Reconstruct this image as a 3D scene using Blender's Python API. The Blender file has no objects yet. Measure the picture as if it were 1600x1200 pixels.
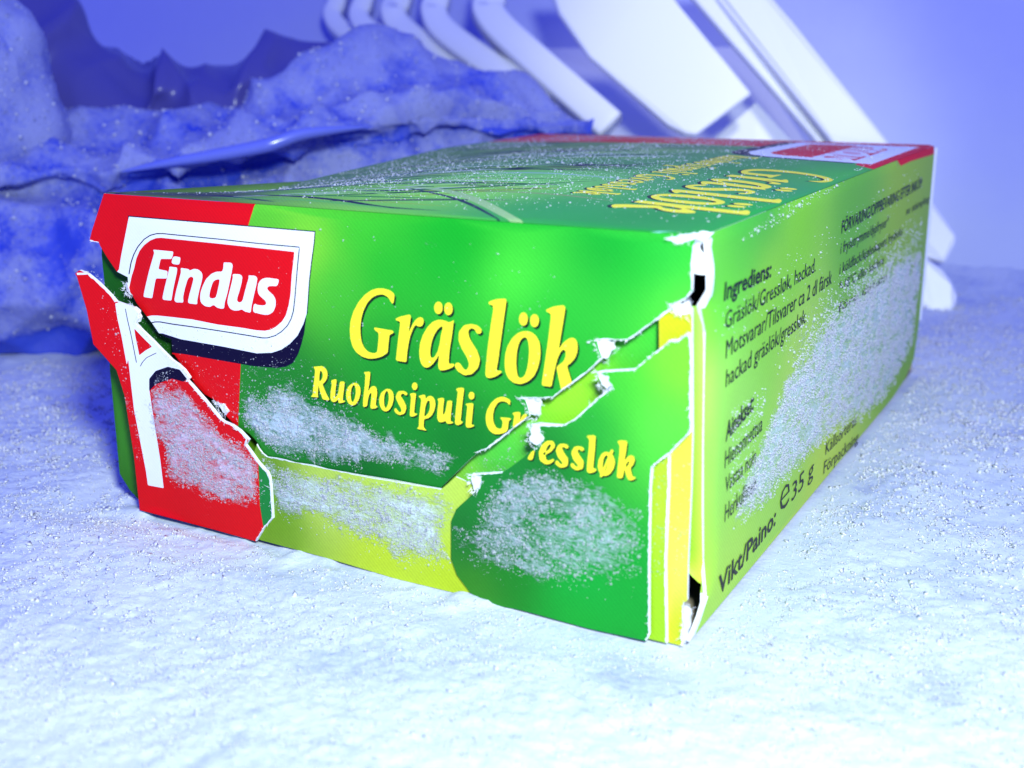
import bpy, bmesh, math, random
import numpy as np
from mathutils import Vector, Matrix, geometry

# ------------------------------------------------------------------ camera, world, light, exposure
scene = bpy.context.scene
COL_MAIN = scene.collection
MM = 0.001
W, H, D = 80.0, 42.455, 119.625          # carton, millimetres
rng = np.random.default_rng(7)
random.seed(7)

def look_basis():
    az, el, roll = -0.5131384, -0.2797638, -0.0075338
    fw = Vector((math.sin(az)*math.cos(el), math.cos(az)*math.cos(el), math.sin(el)))
    r = fw.cross(Vector((0, 0, 1))).normalized(); u = r.cross(fw)
    r2 = r*math.cos(roll) + u*math.sin(roll); u2 = u*math.cos(roll) - r*math.sin(roll)
    return r2, u2, fw
cam_data = bpy.data.cameras.new('camera')
cam = bpy.data.objects.new('camera', cam_data); COL_MAIN.objects.link(cam)
_r, _u, _f = look_basis()
cam.matrix_world = Matrix((( _r.x, _u.x, -_f.x, 0.1167033), (_r.y, _u.y, -_f.y, -0.1016899), (_r.z, _u.z, -_f.z, 0.0587432), (0, 0, 0, 1)))
cam_data.sensor_width = 36; cam_data.lens = 40.356
cam_data.clip_start = 0.005; cam_data.clip_end = 10
cam_data.dof.use_dof = True; cam_data.dof.focus_distance = 0.145; cam_data.dof.aperture_fstop = 30
scene.camera = cam

world = bpy.data.worlds.new('World'); scene.world = world; world.use_nodes = True
bg = world.node_tree.nodes['Background']
bg.inputs[0].default_value = (0.06, 0.085, 1.0, 1); bg.inputs[1].default_value = 1.0

def area_light(name, loc, target, size, power, color):
    l = bpy.data.lights.new(name, 'AREA'); l.shape = 'DISK'; l.size = size; l.energy = power; l.color = color
    o = bpy.data.objects.new(name, l); COL_MAIN.objects.link(o)
    o.location = loc; o.rotation_euler = (Vector(target)-Vector(loc)).to_track_quat('-Z', 'Y').to_euler()
    return o
area_light('flash_lamp', (0.158, -0.112, 0.128), (0.055, 0.02, 0.01), 0.030, 0.66, (0.86, 1.0, 0.93))
def spot_light(name, loc, target, angle, power, color, radius):
    l = bpy.data.lights.new(name, 'SPOT'); l.energy = power; l.color = color; l.spot_size = math.radians(angle); l.spot_blend = .8; l.shadow_soft_size = radius
    o = bpy.data.objects.new(name, l); COL_MAIN.objects.link(o)
    o.location = loc; o.rotation_euler = (Vector(target)-Vector(loc)).to_track_quat('-Z', 'Y').to_euler()
spot_light('drawer_fill_spot', (0.10, 0.075, 0.18), (0.018, 0.195, 0.055), 38, 0.60, (0.93, 1.0, 0.97), 0.012)  # fill spot added out of view to brighten the drawer, no real fixture

vs = scene.view_settings
vs.view_transform = 'Standard'; vs.look = 'None'; vs.exposure = 0.0; vs.gamma = 1.0; vs.use_curve_mapping = False
scene.render.engine = 'CYCLES'
scene.cycles.max_bounces = 4; scene.cycles.diffuse_bounces = 2; scene.cycles.glossy_bounces = 2; scene.cycles.transparent_max_bounces = 4
scene.cycles.transmission_bounces = 4; scene.cycles.sample_clamp_indirect = 4

# ------------------------------------------------------------------ traced shapes, in millimetres on the carton's faces
GLY={'G1':('U',[[(44.68,33.51),(44.14,33.85),(43.29,34.01),(42.42,33.95),(41.54,33.65),(40.63,33.06),(39.7,32.13),(38.92,30.95),(38.45,29.79),(38.3,28.73),(38.33,27.69),(38.59,26.82),(39.1,26.2),(39.89,25.81),(40.78,25.69),(41.76,25.85),(42.75,26.23),(43.47,26.73),(43.58,27.55),(43.79,28.82),(44.32,29.06),(44.37,29.33),(41.72,29.44),(41.75,29.15),(42.31,28.88),(42.27,28.14),(42.14,27.31),(41.97,26.55),(41.44,26.41),(40.73,26.51),(40.22,26.93),(39.89,27.57),(39.8,28.38),(39.8,29.19),(39.99,30.25),(40.36,31.24),(40.93,32.18),(41.67,32.87),(42.39,33.22),(43.08,33.33),(43.59,33.19),(43.97,32.91),(44.17,32.53),(44.46,32.38),(44.59,32.89)]],[]),'r1':('U',[[(44.64,30.7),(45.3,31.04),(46.59,31.41),(46.77,31.25),(46.6,30.51),(46.38,29.33),(46.88,30.25),(47.33,30.87),(47.76,31.2),(48.18,31.28),(48.44,30.99),(48.36,30.55),(48.06,30.2),(47.64,30.19),(47.35,30.36),(47.04,29.98),(46.58,28.99),(46.34,28.16),(46.1,27.04),(45.95,25.91),(44.53,25.95),(44.76,27.32),(45.02,28.81),(45.24,29.93),(45.3,30.5),(44.85,30.54)]],[]),'a1':('U',[[(52.31,31.43),(52.02,29.67),(51.7,28.14),(51.55,27.05),(51.53,26.41),(52.25,26.56),(52.16,26.19),(51.41,25.81),(50.75,25.58),(50.25,25.58),(50.14,26.15),(50.25,26.89),(50.28,27.32),(49.95,26.78),(49.43,26.13),(48.91,25.71),(48.41,25.6),(47.99,25.88),(47.76,26.44),(47.71,27.3),(47.87,28.34),(48.28,29.32),(48.9,30.25),(49.58,30.9),(50.33,31.22),(51.07,31.23),(51.72,31.05),(52.05,31.24)],[(50.91,32.59),(50.85,32.28),(50.69,32.03),(50.47,31.87),(50.23,31.85),(50.02,31.96),(49.87,32.19),(49.83,32.48),(49.89,32.79),(50.05,33.04),(50.27,33.2),(50.51,33.22),(50.72,33.11),(50.87,32.88)],[(52.19,32.6),(52.13,32.29),(51.97,32.03),(51.75,31.88),(51.51,31.85),(51.3,31.97),(51.16,32.2),(51.11,32.5),(51.18,32.81),(51.33,33.07),(51.55,33.22),(51.79,33.25),(52.0,33.13),(52.14,32.9)]],[[(50.81,30.6),(50.3,30.26),(49.83,29.64),(49.43,28.81),(49.19,27.84),(49.13,27.11),(49.33,26.77),(49.71,26.97),(50.14,27.67),(50.42,28.49),(50.61,29.51),(50.86,30.32)]]),'s1':('U',[[(55.62,30.25),(55.81,30.66),(55.35,31.09),(54.5,31.2),(53.58,30.95),(52.92,30.16),(52.85,29.18),(53.26,28.29),(53.78,27.59),(54.04,27.04),(54.13,26.71),(53.94,26.18),(53.62,25.97),(53.27,26.27),(52.93,26.72),(52.45,26.68),(52.26,26.27),(52.68,25.74),(53.46,25.39),(54.44,25.64),(55.24,26.45),(55.51,27.42),(55.16,28.35),(54.58,29.08),(54.22,29.65),(54.1,30.09),(54.11,30.49),(54.49,30.77),(54.98,30.63),(55.13,30.22)]],[]),'l1':('U',[[(56.66,33.75),(56.86,33.9),(57.64,34.18),(58.72,34.35),(58.81,34.12),(58.46,32.04),(58.05,29.58),(57.71,27.45),(57.5,26.44),(58.17,26.49),(58.05,26.23),(57.3,25.71),(56.5,25.46),(56.15,25.66),(56.2,26.56),(56.47,28.7),(56.9,31.33),(57.24,33.08),(57.17,33.52),(56.7,33.54)]],[]),'o1':('U',[[(60.82,31.1),(61.58,31.15),(62.25,30.82),(62.7,30.12),(62.81,29.25),(62.74,28.28),(62.47,27.28),(62.02,26.39),(61.33,25.75),(60.49,25.35),(59.64,25.35),(59.02,25.72),(58.64,26.37),(58.53,27.27),(58.62,28.33),(58.9,29.27),(59.44,30.16),(60.14,30.82)],[(61.33,32.45),(61.27,32.13),(61.13,31.87),(60.92,31.71),(60.7,31.69),(60.49,31.8),(60.35,32.03),(60.3,32.34),(60.35,32.65),(60.5,32.92),(60.7,33.07),(60.93,33.1),(61.14,32.98),(61.28,32.75)],[(62.63,32.41),(62.58,32.11),(62.44,31.86),(62.23,31.7),(62.01,31.68),(61.8,31.79),(61.66,32.01),(61.61,32.31),(61.66,32.61),(61.81,32.87),(62.01,33.02),(62.24,33.04),(62.44,32.93),(62.58,32.71)]],[[(60.9,30.5),(61.2,30.46),(61.42,29.97),(61.5,29.09),(61.42,28.12),(61.26,27.13),(60.95,26.32),(60.49,25.95),(60.14,26.08),(59.96,26.75),(59.92,27.73),(60.01,28.78),(60.21,29.63),(60.51,30.21)]]),'k1':('U',[[(63.48,33.64),(64.25,34.02),(65.41,34.3),(65.65,34.12),(65.53,33.25),(65.14,31.01),(64.91,29.63),(65.44,30.37),(66.02,30.87),(66.52,31.06),(66.89,30.87),(67.07,30.36),(67.04,29.62),(66.76,28.91),(66.25,28.31),(65.85,28.05),(66.04,27.47),(66.34,26.62),(66.64,25.91),(67.16,25.43),(66.35,24.84),(65.62,24.8),(65.24,25.44),(64.94,26.64),(64.68,27.73),(65.01,28.02),(65.52,28.42),(65.77,29.06),(65.73,29.6),(65.51,29.74),(65.15,29.46),(64.78,28.67),(64.49,27.54),(64.2,26.13),(64.09,25.53),(62.96,25.55),(63.08,26.39),(63.37,28.22),(63.74,30.58),(64.05,33.03),(63.96,33.32),(63.52,33.45)]],[]),'R2':('U',[[(32.66,23.73),(34.09,24.0),(34.63,23.71),(34.8,23.15),(34.65,22.51),(34.24,21.99),(33.94,21.79),(34.19,21.2),(34.52,20.54),(34.87,20.04),(34.67,19.86),(33.82,19.9),(33.5,20.79),(33.33,21.55),(33.13,20.27),(33.26,20.04),(32.01,19.96),(32.37,20.24),(32.46,20.97),(32.74,22.18),(32.96,23.38)]],[[(33.72,23.43),(33.99,23.24),(34.06,22.82),(33.84,22.32),(33.49,22.0),(33.53,22.67)]]),'u2':('U',[[(35.2,22.39),(35.97,22.68),(36.06,22.46),(35.84,21.43),(35.68,20.38),(35.93,20.58),(36.19,21.01),(36.38,21.89),(36.53,22.46),(37.23,22.53),(37.12,21.83),(36.89,20.8),(36.79,20.16),(37.21,20.22),(36.91,19.94),(36.16,19.74),(36.11,20.22),(35.7,19.83),(35.22,19.77),(34.97,20.14),(35.06,20.93),(35.32,21.98)]],[]),'o2':('U',[[(38.44,22.56),(39.08,22.56),(39.42,22.15),(39.44,21.46),(39.16,20.65),(38.66,19.96),(38.1,19.71),(37.56,19.96),(37.32,20.55),(37.34,21.25),(37.68,21.99)]],[[(38.48,22.36),(38.74,22.05),(38.75,21.44),(38.57,20.72),(38.26,20.14),(38.04,20.34),(37.99,21.03),(38.13,21.82)]]),'h2':('U',[[(39.97,24.01),(40.88,24.2),(40.93,23.94),(40.71,22.7),(40.49,21.76),(40.88,22.34),(41.34,22.59),(41.73,22.42),(41.79,21.78),(41.61,20.92),(41.49,20.22),(41.8,20.2),(41.56,19.92),(40.83,19.74),(40.71,19.95),(40.89,20.9),(40.98,21.75),(40.65,21.47),(40.43,20.75),(40.26,19.95),(39.66,19.78),(39.75,20.73),(40.07,22.46),(40.23,23.77)]],[]),'o3':('U',[[(43.09,22.48),(43.7,22.48),(44.04,22.07),(44.06,21.4),(43.8,20.6),(43.33,19.93),(42.78,19.68),(42.26,19.92),(42.02,20.5),(42.03,21.19),(42.35,21.91)]],[[(43.12,22.29),(43.37,21.98),(43.39,21.38),(43.23,20.67),(42.94,20.1),(42.72,20.29),(42.67,20.97),(42.79,21.75)]]),'s2':('U',[[(45.92,22.13),(45.94,22.36),(45.46,22.55),(44.65,22.37),(44.3,21.62),(44.67,20.88),(45.0,20.43),(45.07,20.07),(44.78,19.88),(44.5,20.12),(44.39,20.3),(44.19,20.33),(44.05,20.16),(44.14,19.83),(44.71,19.55),(45.49,19.87),(45.78,20.67),(45.46,21.34),(45.04,21.85),(45.05,22.04),(45.38,22.25),(45.66,22.02)]],[]),'i2':('U',[[(46.24,22.32),(47.02,22.52),(47.12,22.3),(46.93,21.3),(46.76,20.07),(47.26,20.15),(46.92,19.8),(46.35,19.62),(46.17,19.76),(46.27,20.75),(46.44,21.98)],[(47.34,23.33),(47.3,23.13),(47.19,22.96),(47.03,22.85),(46.86,22.83),(46.72,22.9),(46.62,23.04),(46.59,23.23),(46.63,23.43),(46.74,23.6),(46.9,23.7),(47.06,23.73),(47.21,23.66),(47.31,23.52)]],[]),'p2':('U',[[(47.35,22.18),(48.22,22.5),(48.4,22.33),(48.33,21.95),(48.72,22.37),(49.15,22.48),(49.56,22.19),(49.68,21.55),(49.47,20.77),(49.07,20.12),(48.55,19.73),(48.08,19.65),(48.0,18.76),(48.1,18.54),(48.43,18.28),(47.04,18.33),(47.35,18.58),(47.44,19.72),(47.65,20.96),(47.81,21.95)]],[[(48.79,21.94),(48.95,21.66),(48.93,20.99),(48.66,20.35),(48.21,19.91),(48.13,20.05),(48.3,21.05),(48.53,21.68)]]),'u3':('U',[[(49.9,22.23),(50.7,22.48),(50.84,22.3),(50.67,21.39),(50.6,20.42),(50.9,20.76),(51.09,21.45),(51.23,22.21),(51.88,22.3),(51.8,21.63),(51.65,20.65),(51.59,19.83),(52.02,19.89),(51.75,19.63),(51.08,19.51),(50.96,19.88),(50.58,19.62),(50.07,19.54),(49.83,19.93),(49.9,20.84),(50.1,21.98)]],[]),'l2':('U',[[(52.35,23.61),(52.6,23.85),(53.43,23.99),(53.37,23.46),(53.17,22.19),(52.98,20.7),(52.88,20.1),(53.21,20.07),(53.0,19.8),(52.49,19.54),(52.15,19.69),(52.23,20.59),(52.48,22.46),(52.63,23.5)]],[]),'i3':('U',[[(53.54,22.1),(53.79,22.26),(54.54,22.4),(54.57,22.1),(54.41,20.91),(54.27,19.87),(54.7,19.93),(54.47,19.68),(53.81,19.45),(53.55,19.61),(53.63,20.65),(53.82,22.0)],[(54.73,23.27),(54.69,23.08),(54.59,22.91),(54.44,22.81),(54.27,22.78),(54.12,22.85),(54.02,22.98),(53.99,23.17),(54.03,23.36),(54.13,23.53),(54.29,23.63),(54.45,23.65),(54.6,23.59),(54.7,23.45)]],[]),'G2':('U',[[(59.21,23.38),(58.69,23.6),(58.06,23.62),(57.42,23.32),(56.78,22.71),(56.29,21.85),(56.1,21.02),(56.2,20.16),(56.57,19.56),(57.13,19.27),(57.77,19.36),(58.41,19.62),(58.82,19.91),(58.89,20.5),(58.98,21.08),(59.23,21.24),(59.23,21.38),(57.86,21.3),(58.11,21.03),(58.22,20.89),(58.14,20.1),(57.78,19.95),(57.38,20.05),(57.07,20.59),(57.0,21.3),(57.17,22.12),(57.57,22.82),(58.05,23.14),(58.6,23.15),(58.99,22.96),(59.09,22.76)]],[]),'r2':('U',[[(59.36,21.94),(59.77,22.14),(60.41,22.25),(60.39,21.8),(60.27,21.22),(60.62,21.84),(60.93,22.17),(61.22,22.16),(61.12,21.77),(60.77,21.51),(60.46,20.96),(60.14,19.76),(59.44,19.79),(59.52,20.96),(59.69,21.77)]],[]),'r3':('S',[[(61.69,17.59),(62.12,18.29),(62.57,18.66),(62.46,18.17),(62.26,17.4),(61.71,17.37)]],[]),'e3':('S',[[(63.55,18.26),(63.73,18.21),(64.52,18.75),(65.03,19.43),(64.75,19.98),(64.02,19.86),(63.38,19.28),(63.03,18.4),(63.16,17.52),(63.85,17.2),(64.48,17.41),(64.87,17.81),(64.86,17.96),(64.71,17.98),(64.34,17.72),(64.02,17.67),(63.86,17.93),(63.83,18.45),(63.96,19.07),(64.23,19.48),(64.53,19.56),(64.53,19.46),(64.3,18.95),(63.57,18.44)]],[]),'s3':('S',[[(66.56,19.51),(66.54,19.79),(66.12,19.89),(65.46,19.74),(65.06,19.02),(65.34,18.26),(65.79,17.86),(65.92,17.72),(65.75,17.51),(65.43,17.73),(65.38,17.87),(65.13,17.88),(64.99,17.65),(65.12,17.39),(65.7,17.13),(66.47,17.49),(66.56,18.31),(66.1,18.81),(65.85,19.21),(65.79,19.42),(66.06,19.57),(66.28,19.37)]],[]),'s4':('S',[[(68.35,19.55),(68.34,19.82),(67.91,19.92),(67.26,19.77),(66.88,19.05),(67.15,18.31),(67.6,17.91),(67.72,17.76),(67.57,17.56),(67.25,17.77),(67.19,17.91),(66.94,17.92),(66.81,17.69),(66.94,17.44),(67.52,17.18),(68.27,17.54),(68.35,18.35),(67.9,18.85),(67.66,19.24),(67.59,19.46),(67.86,19.6),(68.08,19.4)]],[]),'l3':('S',[[(68.63,21.09),(68.83,21.24),(69.66,21.38),(69.61,19.97),(69.49,18.56),(69.42,17.76),(69.84,17.79),(69.69,17.46),(69.06,17.16),(68.72,17.29),(68.77,18.44),(68.93,19.86),(68.97,20.9)]],[]),'o4':('S',[[(70.83,19.84),(71.54,19.69),(71.88,18.97),(71.75,18.17),(71.31,17.47),(70.78,17.15),(70.24,17.3),(69.96,17.94),(70.03,18.74),(70.34,19.49)]],[[(70.83,19.48),(71.1,19.44),(71.11,18.84),(70.95,18.03),(70.68,17.55),(70.5,17.69),(70.49,18.39),(70.57,19.01)]]),'ob':('S',[[(71.58,20.18),(71.39,20.11),(70.85,18.66),(70.18,17.1),(70.29,16.96),(70.48,17.03),(71.02,18.61),(71.68,20.03)]],[]),'k3':('S',[[(72.05,21.07),(72.39,21.28),(73.16,21.34),(73.07,20.37),(72.88,19.14),(73.39,19.83),(73.83,19.9),(74.03,19.51),(73.85,18.88),(73.55,18.57),(73.7,17.91),(73.88,17.59),(74.2,17.65),(73.98,17.35),(73.45,17.15),(73.18,17.56),(72.9,18.37),(72.82,17.75),(72.7,17.24),(72.1,17.23),(72.19,18.33),(72.34,19.73),(72.36,20.85)]],[[(73.05,18.81),(73.36,19.32),(73.45,19.07),(73.24,18.62),(73.05,18.48)]]),'F':('U',[[(8.34,35.73),(11.81,35.75),(11.65,35.26),(11.38,34.79),(9.52,34.66),(8.97,33.33),(10.53,33.22),(10.31,32.32),(10.09,32.24),(8.37,32.11),(8.04,31.26),(7.61,30.08),(7.4,29.47),(5.91,29.51),(5.96,29.84),(6.38,30.87),(7.32,32.99),(8.22,34.76),(8.53,35.35)]],[]),'Fi':('U',[[(10.88,33.81),(12.22,33.8),(12.1,33.23),(11.26,31.15),(10.71,29.5),(9.3,29.46),(9.21,29.74),(9.72,31.01),(10.47,32.69),(10.84,33.53)],[(11.62,35.02),(11.96,35.17),(12.81,35.13),(12.9,34.96),(12.66,34.31),(12.43,34.16),(11.52,34.18),(11.32,34.36)]],[]),'Fn':('U',[[(12.76,33.8),(14.14,33.76),(14.22,33.57),(14.99,33.87),(15.73,33.85),(16.26,33.5),(16.32,33.03),(16.09,32.38),(15.53,31.14),(15.08,29.9),(15.05,29.44),(13.64,29.44),(13.51,29.67),(13.88,30.59),(14.58,32.09),(14.81,32.67),(14.57,32.88),(14.13,32.77),(13.77,32.42),(13.22,31.33),(12.76,30.16),(12.75,29.46),(11.47,29.35),(11.21,29.61),(11.65,30.78),(12.38,32.37),(12.82,33.37)]],[]),'Fd':('U',[[(19.91,35.05),(21.1,35.11),(21.35,34.86),(21.09,33.99),(20.53,32.38),(20.11,31.25),(19.58,30.1),(19.42,29.35),(18.78,29.29),(18.17,29.4),(17.78,29.68),(17.12,29.32),(16.28,29.36),(15.69,29.72),(15.6,30.35),(15.79,31.08),(16.25,31.92),(16.86,32.76),(17.77,33.47),(18.63,33.82),(19.58,33.9),(19.84,34.42)]],[[(19.1,32.92),(18.53,32.87),(17.98,32.55),(17.6,31.88),(17.25,31.06),(17.14,30.54),(17.55,30.41),(18.19,30.59),(18.45,31.09),(18.88,32.23)]]),'Fu':('U',[[(21.22,33.76),(22.38,33.82),(22.73,33.58),(22.53,32.79),(22.08,31.74),(21.64,30.85),(21.6,30.45),(22.05,30.34),(22.48,30.61),(22.87,31.58),(23.38,32.79),(23.76,33.6),(23.65,33.79),(24.77,33.84),(25.06,33.59),(24.82,32.77),(24.36,31.57),(23.83,30.12),(23.63,29.27),(22.76,29.31),(22.23,29.57),(21.75,29.35),(20.93,29.27),(20.34,29.46),(20.02,30.06),(20.15,30.7),(20.56,31.68),(20.96,32.65),(21.23,33.38)]],[]),'Fs':('U',[[(28.32,33.69),(28.16,33.14),(27.9,32.89),(26.73,32.79),(26.41,32.53),(26.58,32.24),(27.32,31.77),(27.64,31.27),(27.58,30.49),(27.16,29.76),(26.43,29.32),(25.64,29.24),(24.06,29.37),(24.04,29.83),(24.31,30.48),(24.75,30.33),(25.74,30.35),(26.2,30.59),(26.08,30.96),(25.52,31.29),(25.06,31.63),(24.95,32.24),(25.19,33.03),(25.72,33.54),(26.52,33.77),(28.07,33.74)]],[])}
OUT={'U':[(0.72,42.14),(25.62,42.23),(51.86,42.4),(66.78,42.48),(79.68,42.47),(79.27,41.6),(79.06,40.38),(79.09,37.94),(79.1,37.01),(78.51,36.21),(77.24,35.43),(77.19,35.08),(75.44,33.77),(73.06,31.83),(72.52,31.48),(71.17,31.36),(69.17,31.13),(69.32,30.75),(69.54,30.05),(69.84,29.29),(68.22,27.68),(66.93,26.56),(65.47,25.47),(64.28,24.41),(62.47,24.05),(60.94,23.87),(61.17,23.34),(61.4,22.66),(61.47,21.9),(59.36,20.14),(57.6,18.49),(56.14,17.37),(55.32,17.05),(54.24,16.08),(50.98,12.72),(49.92,11.6),(47.49,11.31),(42.17,9.85),(32.76,9.76),(25.26,9.51),(24.11,10.41),(23.57,12.5),(22.9,13.14),(22.03,13.76),(21.43,14.0),(20.52,14.36),(19.31,14.84),(18.23,15.69),(16.85,17.33),(15.04,17.91),(13.54,19.05),(12.68,20.11),(11.5,21.31),(10.38,22.51),(10.0,22.54),(10.12,24.48),(9.04,24.69),(7.97,25.07),(6.9,26.29),(6.2,26.97),(5.6,27.57),(4.6,28.55),(3.94,29.57),(3.39,30.1),(3.4,30.6),(3.46,31.85),(1.71,32.44),(0.34,34.15),(-0.61,35.56),(-0.78,36.0),(-2.28,36.14),(-1.72,37.46),(-0.59,39.57)],'R':[(-3.22,32.16),(-2.5,32.64),(-1.27,32.24),(0.21,31.2),(1.75,29.84),(2.65,28.93),(4.21,28.58),(5.31,28.36),(6.01,27.69),(5.91,26.93),(5.36,26.25),(6.17,25.54),(7.81,24.31),(9.43,23.08),(10.85,22.08),(11.9,21.63),(12.81,21.04),(13.62,20.1),(13.2,19.71),(13.8,19.29),(16.02,17.43),(18.2,15.41),(18.7,15.15),(20.04,14.89),(21.25,14.37),(22.6,13.34),(22.01,12.57),(22.77,11.78),(23.89,10.54),(25.14,9.59),(25.49,8.98),(25.59,7.74),(25.54,3.48),(23.95,1.81),(22.51,-0.26),(16.06,-0.09),(2.7,0.34),(2.67,8.08),(2.28,16.35),(1.46,19.72),(-1.73,22.96),(-2.11,27.45),(-2.99,31.76)],'S':[(69.73,28.07),(70.23,28.26),(73.85,28.92),(74.94,29.97),(77.43,32.25),(77.93,32.24),(79.26,33.15),(79.61,30.67),(79.62,26.84),(79.82,23.36),(79.5,22.98),(77.75,20.81),(76.26,19.38),(75.93,19.12),(75.79,16.63),(75.88,8.52),(76.1,0.42),(75.76,-0.33),(68.94,-0.55),(60.86,-0.51),(55.96,-0.84),(54.15,-0.03),(52.4,1.83),(51.67,3.65),(51.79,8.3),(52.51,9.9),(55.4,12.81),(54.94,14.52),(58.5,15.37),(59.46,16.05),(61.19,17.51),(63.12,19.62),(62.05,21.29),(62.89,21.63),(65.89,21.88),(66.26,22.07),(67.28,22.78),(69.78,25.33),(71.37,26.75),(70.87,27.62)],'M':[(23.43,12.77),(23.7,12.31),(24.26,11.73),(24.94,11.35),(26.27,11.45),(27.78,11.45),(29.27,11.34),(32.13,11.5),(34.14,11.36),(38.86,11.47),(44.06,11.68),(47.86,11.74),(50.44,11.83),(51.31,12.6),(52.35,13.63),(55.08,12.99),(59.51,11.57),(59.41,-0.73),(53.89,-0.63),(43.53,-0.76),(33.48,-0.32),(22.96,-0.15),(21.14,0.27),(21.99,9.5)],'L1':[(-1.78,38.11),(76.29,38.72),(76.59,31.7),(77.35,6.55),(66.5,4.08),(49.89,-0.92),(31.05,-0.49),(21.69,-0.89),(0.34,-0.02),(-1.79,1.46),(-3.46,3.6),(-3.18,18.27),(-2.44,30.53),(-2.41,33.91)],'L0':[(-1.1,38.42),(77.35,39.25),(77.92,4.0),(76.62,-0.43),(49.18,-0.74),(-0.72,0.9)],'T1':[(74.23,20.53),(77.36,21.72),(77.44,16.99),(77.37,8.59),(77.8,-0.41),(75.13,-0.43)],'T2':[(75.67,34.93),(79.01,35.27),(79.56,22.59),(79.64,16.96),(79.6,8.88),(79.68,4.75),(79.25,4.36),(79.42,-0.58),(76.75,-0.54)]}
ZON={'logo_white':('U',[(4.71,39.6),(33.99,39.63),(33.77,38.35),(33.24,36.11),(32.76,33.85),(32.48,31.96),(32.16,30.04),(31.59,28.76),(30.63,27.27),(29.39,26.13),(28.06,25.27),(26.54,24.69),(24.11,24.32),(19.02,24.52),(11.73,24.66),(8.64,25.06),(5.92,24.84),(1.17,31.9),(2.1,32.75),(2.69,34.49)]),'logo_line':('U',[(3.73,32.23),(3.84,32.28),(4.39,33.79),(4.97,34.81),(5.78,35.83),(7.01,36.87),(8.16,37.45),(9.26,37.72),(10.23,37.79),(20.25,37.74),(25.2,37.67),(31.7,37.68),(31.55,37.46),(31.17,35.58),(30.76,33.3),(30.52,31.93),(30.14,30.15),(29.74,29.2),(29.11,28.3),(28.19,27.52),(27.18,26.91),(25.98,26.51),(25.21,26.42),(23.21,26.47),(20.67,26.51),(18.09,26.54),(14.93,26.56),(10.61,26.55),(8.4,26.6),(7.47,26.5),(6.53,26.23),(6.48,26.15),(6.56,26.1),(7.48,26.36),(8.36,26.46),(10.56,26.4),(14.89,26.42),(18.05,26.4),(20.63,26.37),(23.17,26.33),(25.17,26.28),(26.0,26.38),(27.24,26.8),(28.28,27.43),(29.23,28.24),(29.89,29.17),(30.3,30.14),(30.68,31.93),(30.92,33.31),(31.33,35.58),(31.7,37.46),(31.73,37.81),(25.23,37.8),(20.28,37.87),(10.26,37.92),(9.26,37.85),(8.1,37.57),(6.9,36.96),(5.63,35.89),(4.8,34.85),(4.2,33.81),(3.65,32.29)]),'logo_red':('U',[(4.17,32.07),(4.7,33.02),(5.28,34.37),(5.97,35.39),(6.86,36.18),(8.05,36.87),(9.08,37.22),(9.96,37.32),(19.19,37.27),(25.17,37.21),(30.9,37.15),(30.74,36.28),(30.31,34.39),(29.95,32.09),(29.55,30.69),(29.08,29.57),(28.43,28.73),(27.5,28.01),(26.58,27.52),(25.67,27.27),(24.27,27.19),(22.26,27.25),(18.15,27.24),(13.95,27.44),(10.69,27.39),(8.04,27.32),(7.02,27.22),(5.97,26.94),(3.14,29.58),(4.17,32.07)]),'navy':('U',[(32.18,30.34),(32.01,29.26),(31.66,27.7),(31.13,26.25),(30.56,25.02),(29.64,23.78),(28.58,23.21),(27.07,22.86),(23.35,22.63),(12.22,22.77),(7.89,22.63),(8.41,26.78),(24.24,26.87)]),'logo_dark':('U',[(4.56,39.73),(34.14,39.75),(33.92,38.36),(33.4,36.12),(32.92,33.86),(32.63,31.97),(32.29,29.9),(31.36,30.71),(32.9,39.02),(4.58,39.08)]),'red':('U',[(-4.13,43.03),(25.68,42.97),(25.31,42.06),(24.23,39.77),(21.41,22.55),(20.2,14.31),(22.21,13.45),(12.2,12.03),(-5.89,32.14)]),'Rgreen':('R',[(23.9,10.63),(23.71,7.39),(23.59,4.81),(23.94,1.69),(26.96,3.33),(26.6,11.26),(25.15,9.76)]),'Rwhite':('R',[(2.5,28.67),(2.57,26.75),(2.92,24.26),(3.22,20.63),(3.55,21.35),(3.56,14.61),(4.41,6.13),(4.5,4.16),(7.13,4.14),(7.01,8.28),(6.66,13.67),(6.45,17.71),(6.64,19.1),(7.85,20.28),(10.07,21.11),(12.09,20.99),(13.22,19.88),(14.99,20.28),(10.98,23.1),(7.01,26.8),(4.52,29.19)]),'Rnavy':('R',[(6.42,17.44),(6.64,19.1),(7.85,20.28),(10.07,21.11),(12.09,20.99),(13.22,19.88),(12.51,19.45),(10.56,19.62),(7.62,18.46)]),'Rtri':('R',[(5.1,25.59),(6.47,24.41),(7.7,23.46),(6.49,22.81),(5.43,22.09),(5.3,23.26),(5.13,24.51)]),'Rline':('R',[(4.02,28.1),(3.96,28.05),(4.1,26.65),(4.4,24.67),(4.6,22.75),(4.77,21.07),(4.84,21.05),(4.9,21.1),(4.73,22.78),(4.53,24.7),(4.23,26.68),(4.08,28.08)]),'Rline2':('R',[(5.38,20.61),(5.46,20.63),(5.87,21.19),(6.62,21.86),(8.29,22.65),(8.31,22.71),(8.25,22.73),(6.56,21.93),(5.77,21.23),(5.35,20.66)])}
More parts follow.
